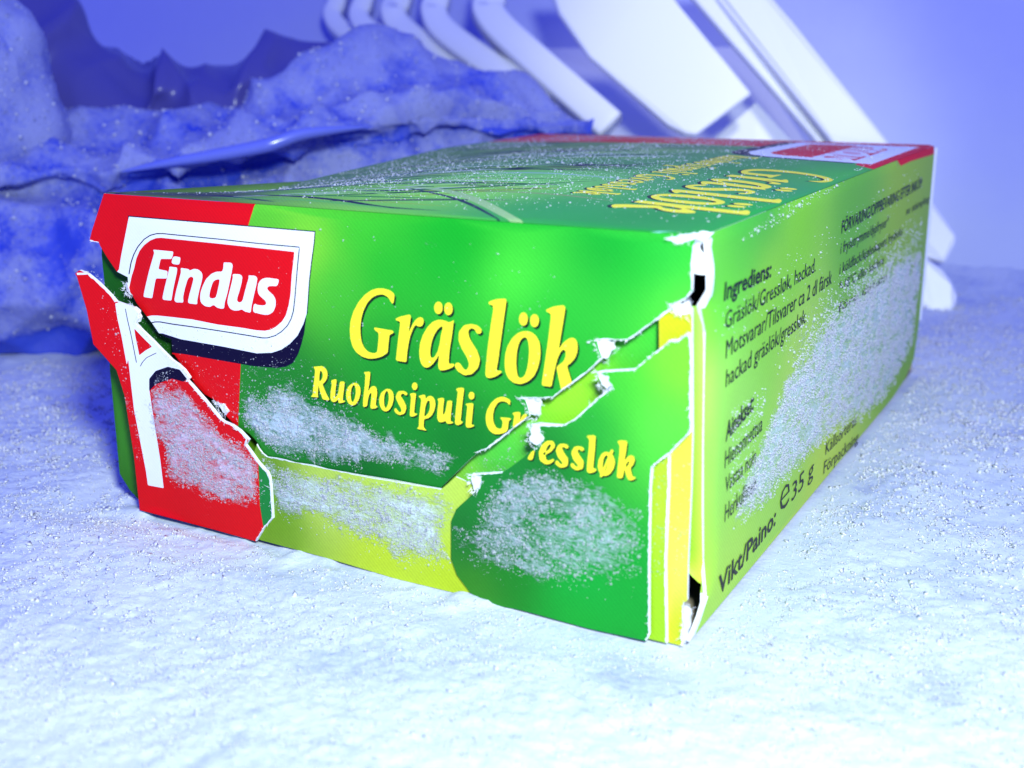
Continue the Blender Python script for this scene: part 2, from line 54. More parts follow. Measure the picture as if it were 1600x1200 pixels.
RIM=[('U',[(79.06,37.01),(78.51,36.21),(77.24,35.4)],0.44),('U',[(77.24,35.4),(75.44,33.77),(73.06,31.83),(72.52,31.48),(71.13,31.36),(69.17,31.13)],0.23),('U',[(69.84,29.29),(68.22,27.68),(65.47,25.47),(64.28,24.41),(62.47,24.05),(60.55,23.82)],0.23),('U',[(61.47,21.9),(59.36,20.14),(56.14,17.37),(55.16,16.98)],0.21),('U',[(79.68,42.47),(79.15,41.29),(79.05,39.77),(79.12,37.2)],0.4),('U',[(3.4,30.6),(3.51,29.78),(3.92,29.4)],0.44),('U',[(-2.28,36.14),(-0.78,36.0)],0.27),('U',[(17.1,17.11),(18.73,16.43),(18.23,15.69)],0.53),('R',[(-2.92,32.18),(-1.27,32.24),(0.21,31.2),(1.75,29.84),(2.64,28.85)],0.71),('R',[(4.46,28.77),(5.63,28.23),(5.96,27.35),(5.14,26.26)],0.62),('R',[(5.37,26.29),(7.81,24.31),(10.85,22.08),(11.9,21.63)],0.62),('R',[(12.81,21.08),(13.57,20.1),(13.08,19.61)],0.53),('R',[(13.5,19.5),(15.96,17.42),(18.2,15.41),(18.7,15.15),(20.05,14.93)],0.53),('R',[(20.04,14.85),(21.34,14.22),(22.29,13.37),(22.01,12.57)],0.97),('R',[(22.01,12.57),(23.89,10.54),(25.13,9.5),(25.58,8.74),(25.54,3.48),(23.95,1.78),(22.51,-0.26)],0.58),('S',[(69.73,28.07),(70.23,28.26),(73.82,28.92)],0.44),('S',[(73.82,28.92),(74.94,29.97),(77.4,32.18)],0.19),('S',[(77.53,32.2),(78.18,32.4),(79.26,33.15)],0.8),('S',[(79.26,33.15),(79.61,30.67),(79.62,26.84),(79.82,23.36)],0.71),('S',[(79.82,23.36),(77.75,20.81),(76.06,19.21)],0.35),('S',[(75.93,19.12),(75.79,16.63),(75.88,8.52),(76.1,0.42),(75.76,-0.26)],0.53),('S',[(70.02,27.97),(70.73,27.47),(71.37,26.75)],0.8),('S',[(62.05,21.29),(65.89,21.88),(67.28,22.78),(69.78,25.33),(71.37,26.75)],0.35),('S',[(62.13,21.09),(62.59,20.38),(63.12,19.62)],1.06),('S',[(54.94,14.52),(58.5,15.37)],0.31),('S',[(54.93,14.45),(55.25,13.75),(55.48,12.82)],0.89),('M',[(23.43,12.77),(23.7,12.31),(24.26,11.73),(24.94,11.35),(27.78,11.41),(32.12,11.42),(38.86,11.39),(47.85,11.67),(50.44,11.83)],0.11),('T1',[(77.38,21.05),(77.44,16.99),(77.37,8.59),(77.8,-0.41)],0.44),('T2',[(79.25,4.14),(79.42,-0.58)],0.27),('L1',[(76.42,34.95),(76.52,31.69)],0.53)]
BLOB=[('N',[(60.31,23.74),(62.84,24.06),(62.92,23.4),(62.69,22.46),(62.3,21.69),(61.69,21.88),(61.31,22.54),(61.0,23.27)]),('N',[(68.39,30.81),(69.1,31.09),(71.1,31.28),(70.93,30.71),(71.63,30.59),(70.81,29.83),(70.27,28.84),(69.76,29.24),(69.33,29.99),(69.17,30.63)]),('S',[(62.05,21.36),(63.35,21.63),(63.27,20.91),(63.65,20.41),(63.35,19.37),(62.74,18.84),(61.82,19.69),(62.05,20.44)]),('S',[(54.69,14.48),(55.92,14.77),(56.07,14.05),(55.56,12.91),(54.98,12.5),(54.58,13.26)]),('U',[(3.54,30.78),(3.81,29.48),(3.17,29.75),(2.91,30.39),(3.26,31.25)]),('R',[(4.45,28.69),(5.85,28.17),(6.19,27.37),(5.47,26.22),(4.64,26.8)]),('T2',[(77.04,35.51),(78.85,36.12),(79.07,34.58),(78.26,34.38),(77.79,34.71),(77.07,34.82)]),('U',[(16.8,17.32),(18.37,17.05),(19.15,16.41),(18.01,15.66)]),('S',[(69.52,28.04),(70.72,28.13),(71.01,27.5),(71.51,26.77),(70.61,26.25),(70.03,26.97)]),('T2',[(79.48,4.56),(80.4,4.13),(80.11,2.72),(79.85,0.27),(79.53,-0.7),(79.38,-0.44),(79.27,3.78)])]
COL={'U':[(28.37,40.92,(90,200,60)),(32.79,37.55,(145,228,70)),(36.22,34.16,(60,190,60)),(43.39,36.21,(30,178,50)),(51.75,38.27,(20,172,50)),(53.39,40.42,(10,160,40)),(59.49,36.21,(75,218,70)),(63.96,32.62,(40,180,60)),(73.7,38.72,(20,172,50)),(70.95,41.01,(10,150,50)),(77.74,35.95,(95,220,75)),(76.34,38.93,(30,180,70)),(26.97,24.04,(30,130,50)),(33.35,18.57,(15,120,45)),(46.23,21.95,(20,140,50)),(52.87,17.72,(15,120,45)),(42.92,25.99,(25,150,50)),(62.47,28.39,(30,150,50)),(38.57,11.44,(12,105,38)),(40.14,40.22,(60,195,55))],'S':[(78.29,29.23,(125,230,60)),(72.96,27.23,(60,190,60)),(69.53,22.71,(30,160,60)),(77.14,23.87,(90,220,80)),(64.41,17.7,(20,120,50)),(59.73,11.01,(20,130,60)),(67.51,5.19,(15,172,70)),(74.86,6.85,(20,160,60)),(59.67,3.4,(25,130,40)),(67.55,0.67,(25,168,60)),(53.94,6.02,(20,110,50)),(54.69,1.48,(60,140,40))],'L1':[(-1.73,29.74,(30,110,25)),(-1.29,7.69,(65,150,45)),(-0.83,2.2,(50,125,30)),(6.12,27.96,(30,100,30)),(14.83,17.21,(30,90,30)),(56.99,15.77,(75,205,80)),(66.32,24.43,(150,232,60)),(73.36,30.74,(70,200,70)),(76.01,32.99,(60,200,70)),(51.94,11.84,(140,220,90)),(22.79,11.64,(90,150,30))],'M':[(26.71,4.42,(115,168,40)),(42.07,1.72,(195,225,60)),(51.01,1.27,(190,220,50)),(32.91,7.29,(190,222,110)),(46.86,8.35,(190,225,110)),(24.4,7.38,(90,145,30))],'T1':[(76.42,16.8,(175,225,60)),(76.82,3.4,(160,215,50))],'T2':[(78.28,16.98,(225,240,90)),(78.62,7.24,(225,245,110)),(78.82,1.48,(205,230,50)),(77.8,34.64,(200,215,40))],'R':[(24.24,7.49,(30,140,70))],'L0':[(41.03,22.13,(120,170,40))]}
FROST=[('U',[(20.88,19.22),(28.7,21.09),(35.26,18.85),(42.53,17.76),(50.33,16.71),(53.67,16.51),(50.91,13.47),(38.62,12.41),(26.99,12.06),(22.82,13.38),(20.66,14.71)],1.0),('U',[(21.48,23.36),(30.9,24.52),(39.17,22.49),(38.91,17.82),(23.29,16.27),(20.85,16.74)],0.12),('U',[(10.04,21.96),(21.25,20.9),(20.23,14.56),(16.18,18.58)],0.12),('U',[(3.25,26.24),(31.13,27.64),(30.84,23.73),(10.04,21.96)],0.05),('U',[(24.58,41.43),(66.81,39.43),(66.9,28.93),(51.19,17.45),(22.48,18.62)],0.012),('R',[(6.79,18.18),(12.7,19.14),(17.61,14.81),(21.97,12.15),(23.8,9.52),(23.55,4.37),(20.73,3.39),(15.36,3.67),(7.42,5.14),(6.72,10.53)],1.0),('R',[(2.52,27.16),(3.43,21.34),(3.65,14.45),(4.59,6.61),(3.57,5.98),(2.68,9.88),(2.23,16.87),(1.67,22.84)],0.5),('R',[(6.47,17.45),(6.9,19.05),(9.83,20.95),(12.34,20.77),(12.97,19.6)],0.5),('R',[(-0.52,30.22),(3.8,28.13),(3.43,21.34),(-0.35,23.46)],0.06),('R',[(5.24,25.36),(7.7,23.46),(5.51,22.27)],0.5),('R',[(23.8,9.52),(25.18,8.92),(24.99,4.22),(23.72,3.98)],0.5),('M',[(23.45,11.85),(26.24,11.07),(38.84,10.98),(50.43,11.37),(51.48,9.25),(51.48,2.57),(45.72,1.7),(38.42,3.42),(26.71,4.42),(25.44,7.57)],1.0),('M',[(24.77,5.75),(51.05,2.88),(51.0,0.86),(42.04,0.89),(25.6,3.34)],0.06),('S',[(52.47,8.43),(55.31,12.79),(59.77,15.81),(65.17,16.76),(71.81,15.13),(75.23,14.03),(75.56,7.02),(70.52,4.98),(64.44,3.35),(58.86,3.22),(53.2,3.51)],0.55),('S',[(55.31,12.41),(62.89,16.36),(69.63,15.43),(69.68,11.51),(59.71,8.75),(53.12,7.4)],0.35),('S',[(53.03,3.48),(59.67,3.02),(75.6,5.58),(75.64,4.13),(56.36,1.47)],0.03),('L1',[(50.2,10.74),(54.55,16.48),(61.01,20.82),(63.33,19.02),(55.32,13.22)],0.35),('L1',[(63.32,23.3),(73.36,30.74),(76.37,32.38),(68.51,25.42)],0.05),('L1',[(0.53,29.1),(5.9,26.26),(11.78,19.34),(7.55,21.36),(1.47,27.5)],0.15),('T1',[(75.53,18.7),(77.15,19.66),(77.41,7.17),(75.73,6.78)],0.2),('T2',[(77.1,19.5),(79.39,19.89),(79.58,7.46),(77.37,6.95)],0.12)]
LINES=[('Ingrediens:', (6.47, 34.96), (22.21, 34.77), (6.22, 36.88), 1), ('Gräslök/Gressløk, hackad.', (7.26, 31.85), (41.3, 32.22), (7.01, 33.75), 0), ('Motsvarar/Tilsvarer ca 2 dl färsk', (7.87, 28.66), (49.98, 29.16), (7.6, 30.71), 0), ('hackad gräslök/gressløk.', (8.28, 25.52), (38.42, 26.29), (8.02, 27.51), 0), ('Ainekset:', (9.1, 19.34), (18.29, 20.42), (8.82, 21.48), 1), ('Hienonnettua', (9.2, 16.3), (22.05, 16.83), (8.92, 18.4), 0), ('Vastaa noin', (9.69, 13.3), (20.23, 13.5), (9.43, 15.28), 0), ('Herkullinen', (10.04, 9.84), (20.82, 9.91), (9.76, 12.02), 0), ('FÖRVARING/OPPBEVARING EFTER INKÖP:', (53.49, 35.34), (109.95, 35.91), (52.97, 37.11), 1), ('i frysutrymme/dypfryser*', (53.78, 32.53), (83.89, 32.54), (53.31, 34.15), 0), ('se stämpling', (97.57, 32.49), (118.36, 32.42), (96.99, 33.83), 0), ('i köldfack/kjøleskapets frysboks', (54.07, 29.68), (95.74, 29.42), (53.63, 31.24), 0), ('*-18°C eller kaldere', (54.45, 27.14), (82.66, 26.66), (54.02, 28.63), 0), ('före datum', (54.93, 24.19), (86.2, 23.5), (54.53, 25.61), 0), ('Vikt/Paino:', (8.95, 1.4), (30.04, 2.14), (8.63, 3.91), 1), ('e', (31.53, 2.89), (35.71, 2.95), (30.71, 7.11), 0), ('35 g', (36.92, 2.7), (47.32, 2.98), (36.36, 5.37), 0), ('Källsorteras', (53.46, 3.93), (71.93, 3.19), (52.95, 5.9), 0), ('Förpackning', (53.15, 1.14), (74.32, -0.37), (52.63, 3.14), 0)]
SCOL=[(5.63,26.54,(150,228,110)),(9.81,38.96,(80,182,60)),(11.08,43.97,(30,150,60)),(5.58,34.48,(90,205,60)),(32.96,39.24,(110,190,40)),(97.64,38.4,(140,190,40)),(21.48,33.6,(120,190,60)),(36.8,21.95,(150,200,100)),(12.24,22.01,(130,200,100)),(27.44,0.47,(140,200,90)),(13.2,-0.23,(150,205,90)),(55.21,-1.4,(170,210,80)),(112.73,4.24,(120,180,50)),(58.14,38.65,(90,170,50)),(19.67,43.68,(40,150,60))]
SFROST=[([(27.83,19.31),(21.04,15.74),(14.83,11.59),(12.53,7.84),(17.76,7.04),(30.26,6.68),(53.27,6.0),(87.28,1.35),(102.35,1.96),(116.24,7.12),(116.66,16.75),(115.96,23.4),(92.4,26.39),(65.97,25.72),(48.42,24.51),(33.84,22.64)],1.0),([(23.0,25.17),(38.27,28.2),(56.88,30.91),(112.11,31.42),(120.9,19.65),(63.42,21.48),(34.57,19.19)],0.35),([(10.08,22.61),(23.57,21.98),(19.94,15.3),(11.75,10.41)],0.1),([(2.75,35.02),(107.64,40.73),(110.4,34.98),(5.29,29.3)],0.012),([(9.62,40.28),(34.71,43.56),(56.51,43.96),(53.57,42.12),(20.3,40.16)],0.1)]
STALK=[([(1.66,-0.29),(7.92,3.49),(14.56,4.4),(23.59,2.32),(27.3,1.41)],(22,8,40),0.9),([(12.38,3.36),(21.95,6.49),(32.61,5.33),(41.75,2.72),(49.26,2.81)],(15,20,25),1.0),([(16.93,1.9),(27.04,3.99),(38.16,2.82),(43.97,1.99)],(110,205,60),0.9),([(22.59,10.53),(31.08,12.36),(40.03,10.28)],(150,215,90),1.2),([(31.09,17.72),(39.22,17.03),(48.05,11.5),(58.77,1.38),(63.46,-2.89)],(170,215,120),1.6),([(35.61,16.79),(47.34,9.85),(59.57,-1.35)],(30,60,40),0.7),([(47.88,-1.28),(60.14,-1.07),(71.15,-0.49),(77.25,0.69)],(140,215,190),0.5),([(12.81,7.39),(19.92,18.96),(35.23,26.25)],(190,205,220),0.8),([(16.58,19.1),(22.45,32.97),(31.14,43.08),(43.69,46.9)],(120,190,80),1.2),([(41.0,17.14),(54.3,18.57),(63.24,16.95)],(150,160,90),0.7),([(18.16,39.14),(29.12,54.26),(48.9,57.74)],(25,70,45),0.8),([(13.35,60.8),(24.88,72.88),(43.89,72.06)],(20,50,50),0.8),([(18.56,29.2),(22.92,45.7),(34.63,65.29),(47.16,74.84)],(150,200,70),0.9),([(13.45,49.42),(23.0,65.18),(34.17,78.48),(48.83,85.08)],(160,185,80),1.0),([(34.96,33.17),(44.0,36.53),(58.38,35.6)],(170,215,190),1.0),([(29.91,48.94),(42.04,50.25),(60.23,44.21)],(20,80,50),0.7),([(17.05,13.41),(21.14,25.73),(29.63,33.45)],(60,40,80),1.0),([(18.98,22.89),(21.83,38.74),(28.17,48.13)],(180,200,210),0.6)]
TCOL=[(70.16,8.06,(20,125,70)),(80.38,18.66,(20,150,60)),(70.24,33.43,(40,135,110)),(62.03,9.66,(40,140,100)),(39.91,18.86,(130,205,110)),(43.55,28.53,(110,195,140)),(25.49,11.93,(110,175,80)),(18.67,35.2,(90,120,110)),(48.11,59.59,(50,130,90)),(22.4,66.24,(90,130,80)),(64.08,56.43,(40,130,80)),(81.1,59.56,(60,165,60)),(13.57,5.44,(60,60,60))]
BAG_ROWS=[[(-96.3,40.6,-0.5),(-80.3,49.7,-0.2),(-68.3,56.6,0.1),(-60.2,65.2,-1.9),(-49.0,76.0,-3.0),(-37.2,87.0,-4.1),(-25.1,103.6,-3.5),(-14.5,119.4,-2.8),(-1.2,132.2,-1.0),(7.2,142.4,1.0)],[(-90.1,37.6,8.8),(-75.2,46.8,8.5),(-64.3,54.2,9.2),(-55.7,62.2,10.1),(-46.2,74.3,10.1),(-36.1,87.0,11.4),(-24.4,103.5,12.4),(-13.4,117.9,13.9),(-2.5,134.5,16.6),(4.2,146.5,18.4)],[(-88.1,38.2,21.7),(-72.9,46.9,22.2),(-62.9,54.8,23.0),(-56.3,64.5,24.0),(-46.9,76.6,24.3),(-35.9,88.0,25.6),(-24.5,104.4,27.0),(-14.6,120.3,29.2),(-3.7,136.6,31.0),(1.1,149.0,31.6)],[(-99.3,47.9,32.5),(-83.4,57.0,33.0),(-72.8,65.0,33.4),(-63.3,72.6,34.4),(-50.3,83.6,36.9),(-41.2,91.4,39.2),(-29.8,108.0,41.1),(-18.8,122.3,42.3),(-8.8,137.0,41.0),(-1.9,149.9,39.2)],[(-97.7,47.6,37.5),(-81.9,56.4,37.4),(-70.0,63.0,36.8),(-58.3,68.2,38.5),(-42.9,77.7,41.1),(-35.9,85.3,43.3),(-28.3,101.4,44.5),(-19.5,118.1,45.3),(-8.5,136.3,43.9),(-2.8,149.9,40.6)],[(-109.5,56.6,41.7),(-92.9,65.9,41.5),(-80.3,72.7,40.6),(-69.2,79.4,41.8),(-53.1,89.6,45.4),(-44.6,96.4,48.5),(-33.6,109.3,51.5),(-22.4,122.9,50.6),(-11.6,139.1,46.3),(-4.2,151.0,40.8)],[(-125.2,68.7,47.1),(-107.3,78.2,45.5),(-93.9,85.5,44.7),(-82.2,92.9,47.1),(-67.2,101.6,48.0),(-54.7,108.5,56.3),(-44.0,124.9,64.3),(-33.8,133.1,57.4),(-20.8,143.4,51.7),(-6.3,152.7,41.0)],[(-142.1,78.5,33.4),(-122.8,88.8,31.8),(-108.3,96.5,30.2),(-95.8,104.5,33.1),(-79.6,114.0,34.4),(-69.9,125.6,38.5),(-55.9,140.2,44.3),(-42.9,146.5,41.1),(-27.1,154.4,37.9),(-10.5,161.6,31.6)],[(-137.6,70.2,0.4),(-118.6,80.8,0.3),(-104.3,88.9,0.1),(-91.4,96.1,0.0),(-75.0,105.3,-0.1),(-64.8,116.0,0.5),(-50.1,129.2,1.1),(-37.7,136.7,2.5),(-22.3,145.3,2.4),(-6.8,154.5,3.8)]]
WRAP_ROWS=[[(-126.5,66.8,29.2),(-113.7,74.0,29.1),(-104.7,79.0,29.0),(-97.2,83.7,30.4),(-89.0,88.8,31.7),(-84.5,91.3,31.7),(-78.3,95.2,33.1),(-70.8,99.9,34.4),(-62.1,109.9,35.4),(-50.4,121.6,36.4),(-44.8,129.4,36.0)],[(-127.9,71.1,50.5),(-115.1,78.3,50.4),(-107.6,84.4,50.3),(-99.4,87.9,46.7),(-90.8,92.2,45.2),(-87.7,96.1,45.8),(-80.1,98.7,46.5),(-72.5,103.2,47.1),(-63.8,113.2,48.3),(-52.2,124.9,49.5),(-46.6,132.8,49.3)],[(-131.5,76.1,66.0),(-118.4,83.0,64.5),(-110.4,88.5,61.6),(-103.4,92.9,57.3),(-94.2,96.2,51.5),(-87.3,96.5,52.2),(-84.6,103.9,52.8),(-73.4,104.8,53.5),(-67.6,118.4,56.2),(-54.3,128.3,57.5),(-47.6,134.7,56.7)],[(-144.7,88.0,81.1),(-131.0,95.0,78.8),(-120.1,98.9,72.1),(-111.0,101.5,64.6),(-102.2,104.0,57.0),(-97.0,106.9,56.8),(-92.9,111.4,57.6),(-85.1,115.8,57.7),(-73.9,126.5,62.4),(-57.0,136.4,63.5),(-49.9,139.6,61.1)],[(-168.6,102.3,63.8),(-153.8,110.6,63.7),(-142.3,115.9,60.4),(-132.6,119.3,53.8),(-123.1,122.4,47.2),(-117.4,125.6,47.1),(-111.5,129.0,47.1),(-103.1,134.2,48.7),(-88.7,143.3,51.8),(-70.3,153.7,51.6),(-62.7,157.4,49.9)],[(-160.8,87.4,5.2),(-146.0,95.7,5.1),(-134.9,101.9,5.0),(-126.0,106.8,4.9),(-117.4,111.7,4.8),(-111.7,114.9,4.8),(-105.8,118.2,4.7),(-97.2,123.0,4.7),(-82.4,131.3,4.6),(-63.9,141.7,4.4),(-56.5,145.8,4.3)]]
LUMP=(-104.6,59.0,55.0)
SLATS=[([(-114.4,201.2,82.9),(-112.5,196.9,75.2),(-112.1,193.7,70.6),(-106.5,191.6,66.3),(-96.4,190.2,62.1),(-80.9,189.0,55.3)],4.71),([(-99.6,194.9,82.0),(-98.4,191.2,74.6),(-98.0,188.1,70.2),(-92.5,186.0,66.0),(-81.2,184.9,60.9),(-64.3,183.8,51.8)],4.94),([(-83.2,190.6,81.2),(-82.5,186.6,74.0),(-82.7,183.8,71.5),(-79.4,182.3,67.2),(-69.8,180.1,61.5),(-57.8,179.0,54.9),(-49.0,179.3,49.4)],5.88),([(-67.4,185.8,80.4),(-66.6,182.0,73.4),(-66.4,180.3,70.7),(-62.1,178.2,65.8),(-51.2,176.5,59.3),(-38.8,175.5,52.6),(-29.0,175.2,46.4)],6.05),([(-49.1,184.4,79.6),(-48.4,180.6,72.9),(-48.2,179.1,70.8),(-42.7,177.5,65.3),(-26.7,175.2,53.9),(-12.5,174.1,43.8),(-9.2,174.1,41.3)],6.9)]
PANEL=[(-29.9,177.7,78.6),(-2.2,187.4,78.0),(2.2,187.8,71.7),(24.6,185.2,48.9),(13.7,175.8,39.0),(10.8,175.2,39.1),(6.6,174.5,41.3),(-15.1,173.5,58.1),(-24.9,175.4,68.9)]
PANEL2=[(12.5,189.5,36.4),(21.6,198.0,46.5),(34.0,197.3,34.8),(24.5,190.5,30.5)]
RIM_A=[(-1.2,193.7,78.3),(6.6,196.2,78.2),(13.8,196.2,71.7),(46.3,186.4,38.8),(69.1,180.9,12.1),(63.5,179.6,11.9),(40.4,185.0,38.7),(5.4,193.4,71.8)]
RIM_B=[(6.5,194.4,78.7),(17.7,198.7,78.5),(24.0,199.0,71.5),(30.7,196.2,66.1),(58.4,185.4,38.3),(70.8,183.1,24.3),(76.7,181.3,17.4),(76.6,180.6,15.7),(75.0,179.1,11.0),(67.3,177.5,13.2),(44.7,182.7,39.0),(11.8,193.1,71.6)]
FOOT=[(66.8,176.7,14.8),(71.1,177.4,12.5),(74.7,177.7,10.0),(77.3,178.1,6.8),(78.8,177.1,4.1),(78.7,176.2,1.6),(77.6,174.9,-0.3),(73.6,173.8,0.1),(69.1,174.0,2.6)]
BACKING=[(-134.2,217.0,86.5),(-13.3,239.1,82.9),(31.6,218.9,31.8),(27.7,216.1,21.4),(-21.3,203.8,33.0),(-94.1,208.6,56.0),(-128.2,211.8,66.2),(-131.9,213.6,72.3)]
WALL=[(99.1,253.4,21.1),(-322.2,169.6,8.9)]
FOLD=[(-64.6,62.2,36.8),(-55.6,65.9,38.6),(-48.0,70.2,39.9),(-40.2,74.6,41.4),(-37.2,76.5,42.2),(-33.9,80.8,43.7),(-30.5,86.7,44.3),(-27.3,94.4,44.6)]
FWD=(-0.4718,0.8373,-0.2761)
# ------------------------------------------------------------------ helpers
def lin(c):
    c = np.asarray(c, float)/255.0
    return np.where(c <= .04045, c/12.92, ((c+.055)/1.055)**2.4)

def vnoise(p, scale, seed=0):
    """value noise in [0,1], p (N,3)"""
    q = np.asarray(p, float)*scale + seed*17.31
    i = np.floor(q).astype(np.int64); f = q-i; f = f*f*(3-2*f)
    def h(a, b, c):
        n = (a*73856093) ^ (b*19349663) ^ (c*83492791) ^ (seed*2654435)
        n = (n ^ (n >> 13))*1274126177 & 0x7fffffff
        n = (n ^ (n >> 16)) & 0xffff
        return n/65535.0
    r = 0
    for dx in (0, 1):
        for dy in (0, 1):
            for dz in (0, 1):
                w = (f[:, 0] if dx else 1-f[:, 0])*(f[:, 1] if dy else 1-f[:, 1])*(f[:, 2] if dz else 1-f[:, 2])
                r = r + w*h(i[:, 0]+dx, i[:, 1]+dy, i[:, 2]+dz)
    return r
def fbm(p, scale, octaves=4, seed=0, gain=.5):
    r = 0; a = 1; t = 0
    for k in range(octaves):
        r = r + a*vnoise(p, scale*2**k, seed+k); t += a; a *= gain
    return r/t

def inside(pts, poly):
    x, y = pts[:, 0], pts[:, 1]; c = np.zeros(len(pts), bool)
    P = np.asarray(poly); Q = np.roll(P, 1, 0)
    for (x1, y1), (x2, y2) in zip(P, Q):
        if y1 == y2: continue
        c ^= ((y1 > y) != (y2 > y)) & (x < (x2-x1)*(y-y1)/(y2-y1)+x1)
    return c
def soften(poly, cut=.14):
    out = []; n = len(poly)
    for i in range(n):
        p = np.array(poly[i]); a = np.array(poly[i-1])-p; b = np.array(poly[(i+1) % n])-p
        la, lb = np.linalg.norm(a)+1e-9, np.linalg.norm(b)+1e-9
        out.append(tuple(p+a/la*min(.28*la, cut))); out.append(tuple(p+b/lb*min(.28*lb, cut)))
    return out
def stroke(pts, w):
    p = np.array(pts, float); L = []; R = []
    ws = np.broadcast_to(w, (len(p),))
    for i in range(len(p)):
        d = p[min(i+1, len(p)-1)]-p[max(i-1, 0)]; d /= np.linalg.norm(d)+1e-9; n = np.array([-d[1], d[0]])
        L.append(tuple(p[i]+n*ws[i]/2)); R.append(tuple(p[i]-n*ws[i]/2))
    return L+R[::-1]
def resample(pts, step):
    out = [np.array(pts[0], float)]
    for a, b in zip(pts[:-1], pts[1:]):
        a = np.array(a, float); b = np.array(b, float); n = max(1, int(np.linalg.norm(b-a)/step))
        for k in range(1, n+1): out.append(a+(b-a)*k/n)
    return np.array(out)
def catmull(P, n):
    """open Catmull-Rom along axis 0, n samples per span"""
    P = np.asarray(P, float); Q = np.concatenate([2*P[:1]-P[1:2], P, 2*P[-1:]-P[-2:-1]]); out = []
    for i in range(len(P)-1):
        p0, p1, p2, p3 = Q[i:i+4]
        for k in range(n):
            t = k/n
            out.append(.5*((2*p1)+(p2-p0)*t+(2*p0-5*p1+4*p2-p3)*t*t+(3*p1-p0-3*p2+p3)*t**3))
    out.append(P[-1]); return np.array(out)

def mesh_obj(name, verts, faces, mat, parent=None, smooth=False, attrs=None):
    me = bpy.data.meshes.new(name)
    me.from_pydata([tuple(v) for v in np.asarray(verts, float)*MM], [], [tuple(int(i) for i in f) for f in faces])
    if smooth: me.polygons.foreach_set('use_smooth', [True]*len(me.polygons))
    for k, v in (attrs or {}).items():
        v = np.asarray(v, float)
        if v.ndim == 2:
            a = me.color_attributes.new(k, 'FLOAT_COLOR', 'POINT')
            a.data.foreach_set('color', np.concatenate([v, np.ones((len(v), 1))], 1).ravel())
        else:
            a = me.attributes.new(k, 'FLOAT', 'POINT'); a.data.foreach_set('value', v)
    me.update()
    o = bpy.data.objects.new(name, me); COL_MAIN.objects.link(o)
    if mat: me.materials.append(mat)
    if parent: o.parent = parent
    return o
def tag(o, label, cat=None, group=None, kind=None):
    if label: o['label'] = label
    if cat: o['category'] = cat
    if group: o['group'] = group
    if kind: o['kind'] = kind
    return o

def plate(name, outline, place, mat, parent, zones=(), grid=2.0, thick=.45, edge_mat=None, colfn=None, back=(0, 1, 0), frostfn=None, skip=None):
    """A card plate: outline filled with triangles, print zones cut out of the same sheet
    (each zone a flush mesh of its own), and the cut edge of the board around it.
    zones: (name, [outer polygons], [holes], material, key) - later wins."""
    polys = [list(map(tuple, outline))]
    for z in zones: polys += [list(map(tuple, p)) for p in z[1]]+[list(map(tuple, p)) for p in z[2]]
    vs, es = [], []
    for p in polys:
        b = len(vs); vs += p; es += [(b+i, b+(i+1) % len(p)) for i in range(len(p))]
    o = np.array(outline); lo, hi = o.min(0), o.max(0)
    gx = np.arange(lo[0]+grid*.37, hi[0], grid); gy = np.arange(lo[1]+grid*.41, hi[1], grid)
    gp = np.array([(a, b) for a in gx for b in gy]) if len(gx) and len(gy) else np.zeros((0, 2))
    if len(gp):
        gp = gp[inside(gp, outline)]
        vs += [tuple(g) for g in gp]
    cv, ce, cf, _, _, _ = geometry.delaunay_2d_cdt([Vector(v) for v in vs], es, [], 0, 1e-4)
    V = np.array([(v.x, v.y) for v in cv]); F = np.array([f for f in cf if len(f) == 3])
    cen = V[F].mean(1); keep = inside(cen, outline); F = F[keep]; cen = cen[keep]
    zi = np.full(len(F), -1)
    for k, z in enumerate(zones):
        m = np.zeros(len(F), bool)
        for p in z[1]: m |= inside(cen, p)
        for p in z[2]: m &= ~inside(cen, p)
        zi[m] = k
    def emit(nm, sel, mt, par, col=True):
        f = F[sel]
        if not len(f): return None
        u, inv = np.unique(f, return_inverse=True); f = inv.reshape(f.shape)
        P3 = np.array([place(a, b) for a, b in V[u]])
        n = np.cross(P3[f[:, 1]]-P3[f[:, 0]], P3[f[:, 2]]-P3[f[:, 0]]).sum(0)
        if np.dot(n, back) > 0: f = f[:, ::-1]
        at = {'Col': colfn(V[u])} if (col and colfn) else {}
        if frostfn: at['frost'] = frostfn(V[u])
        return mesh_obj(nm, P3, f, mt, par, smooth=True, attrs=at)
    base = emit(name, zi == -1, mat, parent)
    names = []
    for k, z in enumerate(zones):
        key = (z[0], z[3].name) + tuple(z[4:])
        if key in names: continue
        names.append(key)
        sel = np.zeros(len(F), bool)
        for j, y in enumerate(zones):
            if (y[0], y[3].name)+tuple(y[4:]) == key: sel |= zi == j
        emit(z[0], sel, z[3], base or parent, col=z[3] is MAT['printed_green'])
    if thick:
        ol = list(map(tuple, outline)); n = len(ol); bk = np.array(back, float)*thick
        P = np.array([place(a, b) for a, b in ol]); Q = P+bk
        f = [(i, (i+1) % n, n+(i+1) % n, n+i) for i in range(n) if not (skip and skip(ol[i]) and skip(ol[(i+1) % n]))]
        u_, iv_ = np.unique(np.array(f), return_inverse=True)
        mesh_obj('card_edge', np.concatenate([P, Q])[u_], iv_.reshape(-1, 4), edge_mat or MAT['card'], base or parent)
    return base

